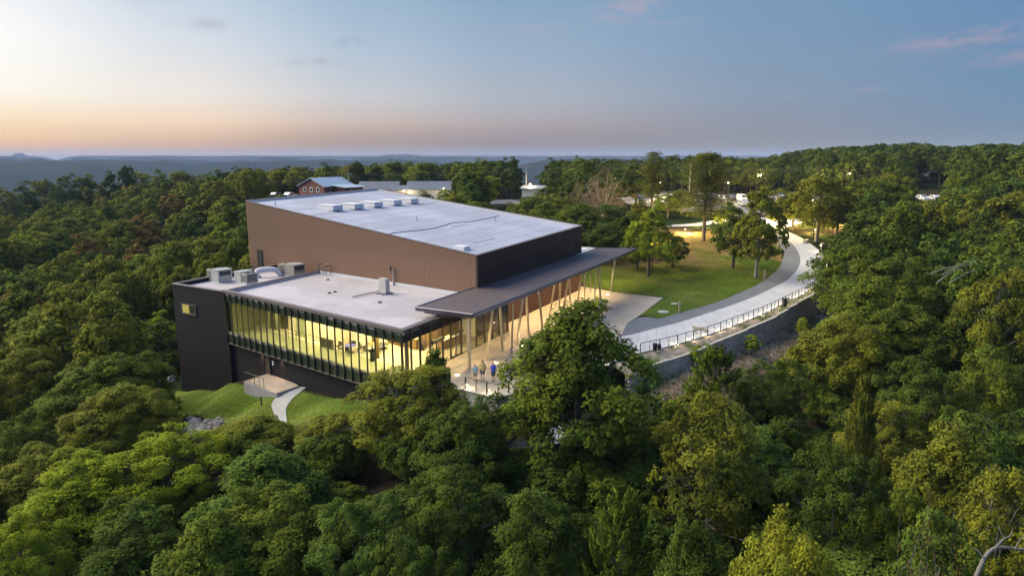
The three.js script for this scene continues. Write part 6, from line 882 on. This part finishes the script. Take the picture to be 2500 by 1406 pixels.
key('hi', 1, 'dark', 1700, 1270, 230, 30, 'dark tree at the bottom left of the tufted pine');
key('hi', 0, 'green', 2200, 1180, 180, 36, 'dark green tree between the tufted pine and the olive tree');
key('bare', 0, 'brown', 2265, 1335, 200, 23, 'dead grey branches sticking up at the bottom of the right corner');
{ // pale dead wood
  const w = (l, r, d) => { const m = new MB(); for (const [q, a, b] of l) { const P3 = q.map(([x, y], i) => atDepth(x, y, d + i * 0.15)); m.tube(new THREE.CatmullRomCurve3(P3).getPoints(10), Array.from({ length: 11 }, (_, i) => lerp(a, b, i / 10)), 7); } return m; };
  tag(w([[[[2380, 1420], [2412, 1352], [2440, 1336], [2500, 1342], [2560, 1330]], 0.075, 0.04], [[[2430, 1340], [2450, 1318], [2468, 1308], [2475, 1290]], 0.045, 0.01], [[[2480, 1341], [2492, 1318], [2510, 1300]], 0.03, 0.008], [[[2405, 1365], [2390, 1345], [2372, 1338]], 0.03, 0.006], [[[2455, 1314], [2444, 1296], [2440, 1280]], 0.02, 0.005]], 0, 21).build('fallen_tree', std(0.2, 0.185, 0.17, { map: rep(streak, 2), bumpMap: rep(bumpy, 2), bumpScale: 0.03, roughness: 1 })), 'pale forked dead trunk at the bottom right corner', 'tree trunk');
  tag(w([[[[2290, 690], [2330, 660], [2385, 640]], 0.07, 0.03], [[[2300, 672], [2340, 650], [2380, 632]], 0.06, 0.02], [[[2320, 690], [2360, 668], [2395, 655]], 0.06, 0.02], [[[2275, 668], [2320, 652], [2370, 648]], 0.06, 0.02]], 0, 70).build('dead_branches', M.barkPale), 'spray of pale dead branches in the wood right of the walkway', 'branches');
}
// lawn and parking side
const based = (kind, v, tint, px, py, w, bx, by, label) => { const b = onGround(bx, by), d = -b.z, top = atDepth(px, py, d), f = -((top.y - EYE)) * SP + d * CP; const [name, cat] = NAMES[kind]; treeAt(kind, v, tint, name, V(b.x, b.y, b.z), w / 2 * f / F, top.y - b.y, px * 0.3, label, cat); placed.push([b.x, b.z, w / 2 * f / F]); };
based('mid', 1, 'bright', 1605, 500, 150, 1584, 676, 'bright yellow-green tree behind the far tip of the canopy');
based('bigPine', 0, 'pine', 1722, 372, 135, 1718, 588, 'big layered pine with a bare trunk on the dry lawn');
based('pine', 1, 'pine', 1583, 368, 90, 1590, 556, 'tall thin pine left of the big layered pine');
based('mid', 3, 'dark', 1795, 496, 125, 1790, 655, 'dark spreading tree on the lawn');
based('mid', 4, 'olive', 1848, 452, 130, 1846, 680, 'taller lawn tree with a pale trunk beside the dark spreading tree');
based('mid', 2, 'olive', 1995, 425, 150, 1994, 590, 'tree with a pale leaning trunk right of the walkway head');
based('bare', 0, 'purple', 1478, 425, 165, 1470, 560, 'bare purplish tree left of the pines');
based('mid', 0, 'bright', 1165, 418, 125, 1165, 520, 'bright round tree just behind the theatre roof');
based('mid', 1, 'green', 1330, 485, 110, 1335, 590, 'green tree behind the far edge of the theatre roof');
based('mid', 2, 'green', 1400, 495, 120, 1410, 610, 'green tree behind the canopy end');
based('mid', 3, 'dark', 1470, 540, 120, 1470, 640, 'dark tree behind the far tip of the canopy');
based('mid', 4, 'dark', 1520, 520, 110, 1530, 630, 'dark tree left of the bright yellow-green tree');
based('mid', 0, 'green', 1930, 470, 90, 1935, 560, 'green tree right of the taller lawn tree');
based('mid', 4, 'olive', 2070, 430, 140, 2070, 560, 'tree with thin crown at the right of the parking lot');
based('mid', 1, 'bright', 1625, 468, 80, 1630, 530, 'small bright tree before the parking lot');
based('mid', 0, 'bright', 905, 448, 80, 905, 478, 'bright round bush between the red house and the grey roof');
key('mid', 2, 'dark', 305, 404, 44, 300, 'dark twin-topped tree standing above the left ridge');
key('mid', 4, 'dark', 264, 416, 54, 290, 'dark tree left of the twin-topped tree on the left ridge');
based('mid', 2, 'dark', 962, 386, 60, 962, 462, 'tall dark tree behind the grey-roofed house');
based('mid', 4, 'dark', 1252, 382, 60, 1252, 480, 'tall dark tree at the left of the gap with the far hills');
based('mid', 1, 'dark', 1350, 385, 80, 1350, 478, 'tall dark tree at the right of the gap with the far hills');
based('mid', 3, 'green', 1420, 380, 70, 1420, 490, 'uneven tree with a high tuft right of the gap');
based('bare', 1, 'brown', 1022, 398, 50, 1022, 466, 'bare forked tree among the dark trees behind the houses');
based('bare', 1, 'brown', 735, 402, 44, 735, 460, 'bare forked tree behind the red house');
for (const [v, t, px, py, w, d, l] of [[0, 'dark', 690, 404, 70, 235, 'dark tree behind and left of the red house'], [1, 'dark', 795, 396, 74, 240, 'dark tree right behind the red house roof'], [2, 'dark', 868, 394, 60, 236, 'dark tree just right of the first utility pole'], [4, 'dark', 915, 398, 56, 238, 'dark narrow tree behind the low grey-roofed house'], [3, 'dark', 1100, 394, 70, 240, 'dark tree behind the white house'], [0, 'green', 1180, 386, 80, 236, 'tall green tree left of the gap with the far hills'], [1, 'dark', 1225, 384, 60, 230, 'tall dark tree closing the left side of the gap'], [2, 'green', 1338, 456, 60, 194, 'green tree hiding the right half of the metal shed'], [3, 'green', 1036, 464, 44, 200, 'leafy bush before the left of the white house'], [0, 'bright', 1090, 460, 50, 198, 'leafy bush before the right end of the white house'], [1, 'olive', 1250, 492, 50, 168, 'olive bush beside the gas tank'], [3, 'dark', 1500, 395, 80, 250, 'dark tree behind the bare purplish tree'], [0, 'dark', 1650, 377, 90, 262, 'tall dark tree behind the utility pole at the lot'], [4, 'dark', 1745, 376, 80, 262, 'tall dark tree behind the big layered pine']]) key('mid', v, t, px, py, w, d, l);
for (const [v, t, px, py, w, bx, by, l] of [[2, 'green', 1295, 478, 110, 1300, 575, 'green tree over the back corner of the theatre roof'], [0, 'olive', 1352, 468, 120, 1357, 562, 'olive tree farther back behind the theatre roof'], [1, 'dark', 1430, 508, 120, 1440, 622, 'dark tree over the far end of the dark ribbed wall'], [3, 'green', 1555, 560, 90, 1556, 660, 'green tree touching the far tip of the canopy'], [4, 'dark', 1645, 572, 80, 1642, 655, 'dark rounded bush right of the bright lawn tree'], [0, 'olive', 1905, 455, 110, 1910, 560, 'olive tree right behind the taller lawn tree'], [1, 'olive', 1555, 478, 90, 1560, 592, 'olive tree left of the tall thin pine'], [2, 'olive', 1660, 462, 70, 1664, 520, 'small olive tree at the parking lot edge'], [3, 'bright', 1770, 492, 80, 1776, 560, 'small bright tree behind the dark spreading tree'], [0, 'dark', 2040, 470, 110, 2040, 585, 'dark tree above the right-hand path']]) based('mid', v, t, px, py, w, bx, by, l);
[[8, 456, 80, 'olive'], [52, 442, 84, 'dark'], [100, 437, 76, 'olive'], [150, 424, 88, 'dark'], [205, 425, 80, 'green'], [345, 416, 80, 'olive'], [392, 414, 90, 'green'], [440, 417, 80, 'olive'], [490, 421, 84, 'green'], [540, 414, 80, 'dark'], [588, 405, 84, 'dark'], [640, 411, 80, 'green']].forEach(([px, py, w, t], i) => key('mid', i, t, px, py, w, 290 + (i % 3) * 14, { olive: 'olive', dark: 'dark', green: 'mid-green' }[t] + ' tree on the skyline of the left ridge, ' + ['farthest left', 'second from the left edge', 'third from the left edge', 'fourth from the left edge', 'left of the dark pair', 'just right of the twin-topped tree', 'second right of the twin-topped tree', 'third right of the twin-topped tree', 'fourth right of the twin-topped tree', 'third before the red house', 'second before the red house', 'last before the red house'][i]));
// shrubs by the wall
for (const [px, py, w, bx, l] of [[1835, 818, 46, 866, 'young bright green shrub growing against the block wall'], [1700, 842, 40, 898, 'small thin shrub low before the block wall'], [1960, 775, 44, 832, 'green shrub at the dark end of the block wall'], [1640, 975, 60, 1020, 'low green shrub on the gravel slope']]) based('far', 1, 'bright', px, py, w, px, bx, l);
// the forest: jittered rows over the slopes
const HOLES = [[[-50, -78], [-42, -72], [-34, -66.5], [-28, -58], [-20, -56], [-12, -52], [2, -48.5], [8, -52], [14, -60], [30, -74], [42, -89], [60, -112], [70, -135], [72, -160], [96, -180], [132, -190], [136, -244], [30, -240], [30, -196], [50, -176], [26, -152], [12, -128], [13, -110], [-24, -131], [-42, -103], [-46, -92]], [[-118, -186], [-84, -184], [-78, -222], [-120, -222]], [[-60, -205], [-20, -196], [-14, -230], [-60, -236]], [[-8, -196], [20, -184], [26, -206], [-8, -222]]];
const CLEAR = [ // [limit of depth, picture polygon that the crowns must not cover]
  [80, [[402, 684], [598, 640], [598, 486], [905, 460], [1425, 552], [1560, 600], [1620, 700], [1560, 735], [1420, 735], [1300, 840], [1225, 900], [1225, 990], [1130, 960], [1080, 900], [905, 930], [860, 960], [700, 1040], [640, 1000], [520, 1030], [440, 1040], [400, 1000], [450, 955]]],
  [100, [[1560, 640], [1640, 560], [1900, 540], [1995, 600], [2010, 640], [1985, 745], [1955, 800], [1700, 890], [1600, 925], [1590, 800], [1500, 735]]],
  [165, [[1560, 650], [1660, 560], [1700, 545], [1900, 545], [1980, 590], [2000, 650], [1900, 780], [1640, 780]]],
  [72, [[1600, 905], [1900, 800], [1935, 830], [1860, 862], [1690, 935], [1655, 1015], [1610, 1010]]], [196, [[1480, 478], [1640, 462], [2080, 462], [2080, 520], [1900, 520], [1640, 540]]],
  [204, [[712, 436], [860, 436], [860, 486], [712, 486]]], [216, [[870, 448], [1110, 452], [1110, 480], [880, 480]]], [206, [[1205, 462], [1350, 458], [1350, 520], [1205, 520]]], [400, [[2238, 412], [2310, 412], [2310, 470], [2250, 470]]]];
const SKYLINE = [[-200, 470], [0, 455], [60, 442], [170, 430], [250, 424], [330, 419], [440, 420], [580, 409], [700, 407], [840, 402], [960, 392], [1100, 394], [1262, 386], [1276, 470], [1322, 470], [1330, 390], [1420, 384], [1540, 388], [1650, 376], [1750, 374], [1840, 384], [1950, 362], [2080, 352], [2250, 345], [2330, 356], [2400, 346], [2700, 362]];
const skyAt = (px) => { for (let i = 1; i < SKYLINE.length; i++) if (px <= SKYLINE[i][0]) return lerp(SKYLINE[i - 1][1], SKYLINE[i][1], (px - SKYLINE[i - 1][0]) / (SKYLINE[i][0] - SKYLINE[i - 1][0])); return 360; };
const forest = [];
{
  const r = rng(2024);
  for (let ring = 0; ring < 2; ring++) {
    const step = ring ? 8.2 : 6.6;
    for (let z = -16; z > -470; z -= step) for (let x = -430; x < 440; x += step) {
      const jx = x + (r() - 0.5) * step * 0.95, jz = z + (r() - 0.5) * step * 0.95, q1 = r(), q2 = r(), q3 = r(), q4 = r(), d = -jz;
      if ((d > 130) !== !!ring || Math.abs(jx) > d * 0.86 + 16) continue;
      if (HOLES.some((h) => inside(h, jx, jz)) || placed.some(([a, b, s]) => Math.hypot(a - jx, b - jz) < s + (d < 70 ? 1.5 : 0.5))) continue;
      const y = ground(jx, jz); let R = lerp(3.4, 5.2, q1) * (ring ? 1.12 : 1), H = lerp(9.5, 15.5, q2);
      if (d < 60) H *= 0.62; if (jx < -45 && d < 140) H *= 0.95;
      let ok = true;
      for (let tries = 0; tries < 5; tries++) {
        ok = true; const [tx, ty, tf] = project(V(jx, y + H, jz)), s = F / tf;
        if (ty < skyAt(tx) || ty < skyAt(tx - R * s * 0.6) || ty < skyAt(tx + R * s * 0.6)) ok = false;
        else for (const [lim, poly] of CLEAR) if (tf < lim + 6) { for (const [u, v] of [[0, 0], [-0.85, 0.3], [0.85, 0.3], [-0.9, 0.6], [0.9, 0.6], [0, 0.5], [-0.5, 0.1], [0.5, 0.1]]) if (inside(poly, tx + u * R * s, ty + v * H * s * 0.9)) { ok = false; break; } if (!ok) break; }
        if (ok) break; H *= 0.84; R *= 0.93;
      }
      if (!ok || H < 4.2) continue;
      const [tx, ty, tf] = project(V(jx, y + H * 0.8, jz)); if (tx < -160 || tx > 2660 || ty > 1560) continue;
      const hill = fbm(jx / 40, jz / 40, 3, 800), tint = jx < -30 ? (q3 < 0.34 + hill * 0.3 ? 'olive' : q3 < 0.8 ? 'green' : q3 < 0.9 ? 'dark' : q3 < 0.95 ? 'brown' : 'bright') : d > 170 ? (q3 < 0.26 ? 'green' : q3 < 0.86 ? 'dark' : 'olive') : d < 62 ? (q3 < 0.4 ? 'dark' : q3 < 0.7 ? 'blue' : 'olive') : (q3 < 0.5 ? 'green' : q3 < 0.72 ? 'blue' : q3 < 0.9 ? 'olive' : 'dark');  // near hollow and far wood: shade is put into darker leaf tints
      forest.push({ x: jx, z: jz, y, R, H, tint, q: q4, size: R * F / tf, tf, px: tx });
    }
  }
  const low = [];
  for (let z = -12; z > -92; z -= 3.4) for (let x = -80; x < 90; x += 3.4) { // undergrowth in the gaps of the near slopes
    const jx = x + (r() - 0.5) * 3, jz = z + (r() - 0.5) * 3, q = r(), q2 = r(), d = -jz;
    if (Math.abs(jx) > d * 0.86 + 10 || HOLES.some((h) => inside(h, jx, jz))) continue;
    const bare = jx > 12 && edgeDist(PLAT, jx, jz) < 9 && jz < -58; if (bare && q < 0.85) continue;
    const y = ground(jx, jz), H = lerp(2.2, 5.2, q2), R = lerp(1.5, 2.6, q); const [tx, ty, tf] = project(V(jx, y + H, jz)), s = F / tf;
    if (CLEAR.some(([lim, poly]) => tf < lim + 6 && [[0, 0], [-0.8, 0.3], [0.8, 0.3], [0, 0.5]].some(([u, v]) => inside(poly, tx + u * R * s, ty + v * H * s)))) continue;
    low.push({ x: jx, z: jz, y, R, H, q });
  }
  { const p = P.mid[2], names = ['dark', 'green', 'blue']; names.forEach((tint, k) => { const list = low.filter((_, i) => i % 3 === k), im = new THREE.InstancedMesh(p.crown, TINT[tint], list.length), m = new THREE.Matrix4(), qq = new THREE.Quaternion(); list.forEach((t, i) => { qq.setFromAxisAngle(V(0, 1, 0), t.q * 50); im.setMatrixAt(i, m.compose(V(t.x, t.y - 0.3, t.z), qq, V(t.R / p.R, t.H / p.H, t.R / p.R))); }); im.name = numbered('undergrowth'); im.castShadow = im.receiveShadow = true; tag(im, ['dark', 'mid-green', 'bluish green'][k] + ' undergrowth filling the gaps between the near trees', 'undergrowth', null, 'stuff'); scene.add(im); }); }
  forest.sort((a, b) => b.size - a.size);
  const zone = (t) => t.px < 620 && t.tf < 120 ? 'on the near slope left of the theatre' : t.px < 760 ? 'in the deep wood on the left ridge' : t.px < 1500 && t.tf > 130 ? 'in the wood behind the theatre and the houses' : t.tf > 175 ? 'in the wood around and beyond the parking lot' : t.tf < 70 ? 'in the foreground slope below the plaza' : 'in the wood on the right slope below the walkway';
  const word = { olive: 'olive', green: 'mid-green', dark: 'dark green', blue: 'bluish green', brown: 'brownish', bright: 'yellow-green' };
  const N1 = 250;
  forest.slice(0, N1).forEach((t) => { const kind = t.tf < 72 ? 'hi' : 'mid', v = Math.floor(t.q * 5) % P[kind].length; treeAt(kind, v, t.tint, 'broadleaf_tree', V(t.x, t.y, t.z), t.R, t.H, t.q * 40, (t.H > 13.2 ? 'tall ' : t.H < 10 ? 'low ' : '') + word[t.tint] + ' broadleaf tree ' + zone(t), 'tree', (t.H > 13.2 ? 'tall ' : t.H < 10 ? 'low ' : '') + word[t.tint] + ' trees ' + zone(t)); });
  const rest = forest.slice(N1), groups = {};
  rest.forEach((t) => { const kind = t.tf < 150 ? 'mid' : 'far', v = Math.floor(t.q * 4), k = kind + '|' + v + '|' + t.tint; (groups[k] ??= []).push(t); });
  const m4 = new THREE.Matrix4(), qt = new THREE.Quaternion();
  for (const [k, list] of Object.entries(groups)) { const [kind, v, tint] = k.split('|'), p = P[kind][+v % P[kind].length]; const put = (geo, mat, name, label, cat) => { const im = new THREE.InstancedMesh(geo, mat, list.length); list.forEach((t, i) => { qt.setFromAxisAngle(V(0, 1, 0), t.q * 40); im.setMatrixAt(i, m4.compose(V(t.x, t.y, t.z), qt, V(t.R / p.R, t.H / p.H, t.R / p.R))); }); im.name = numbered(name); im.castShadow = im.receiveShadow = true; tag(im, label, cat, null, 'stuff'); scene.add(im); }; put(p.crown, TINT[tint], 'forest_canopy', 'far ' + word[tint] + ' crowns of the dense wood too small to tell apart', 'forest'); put(p.trunk, M.bark, 'forest_trunks', 'trunks of the far ' + word[tint] + ' trees in the dense wood', 'forest'); }
  console.log('forest', forest.length, 'key', placed.length);
}
renderer.render(scene, camera);
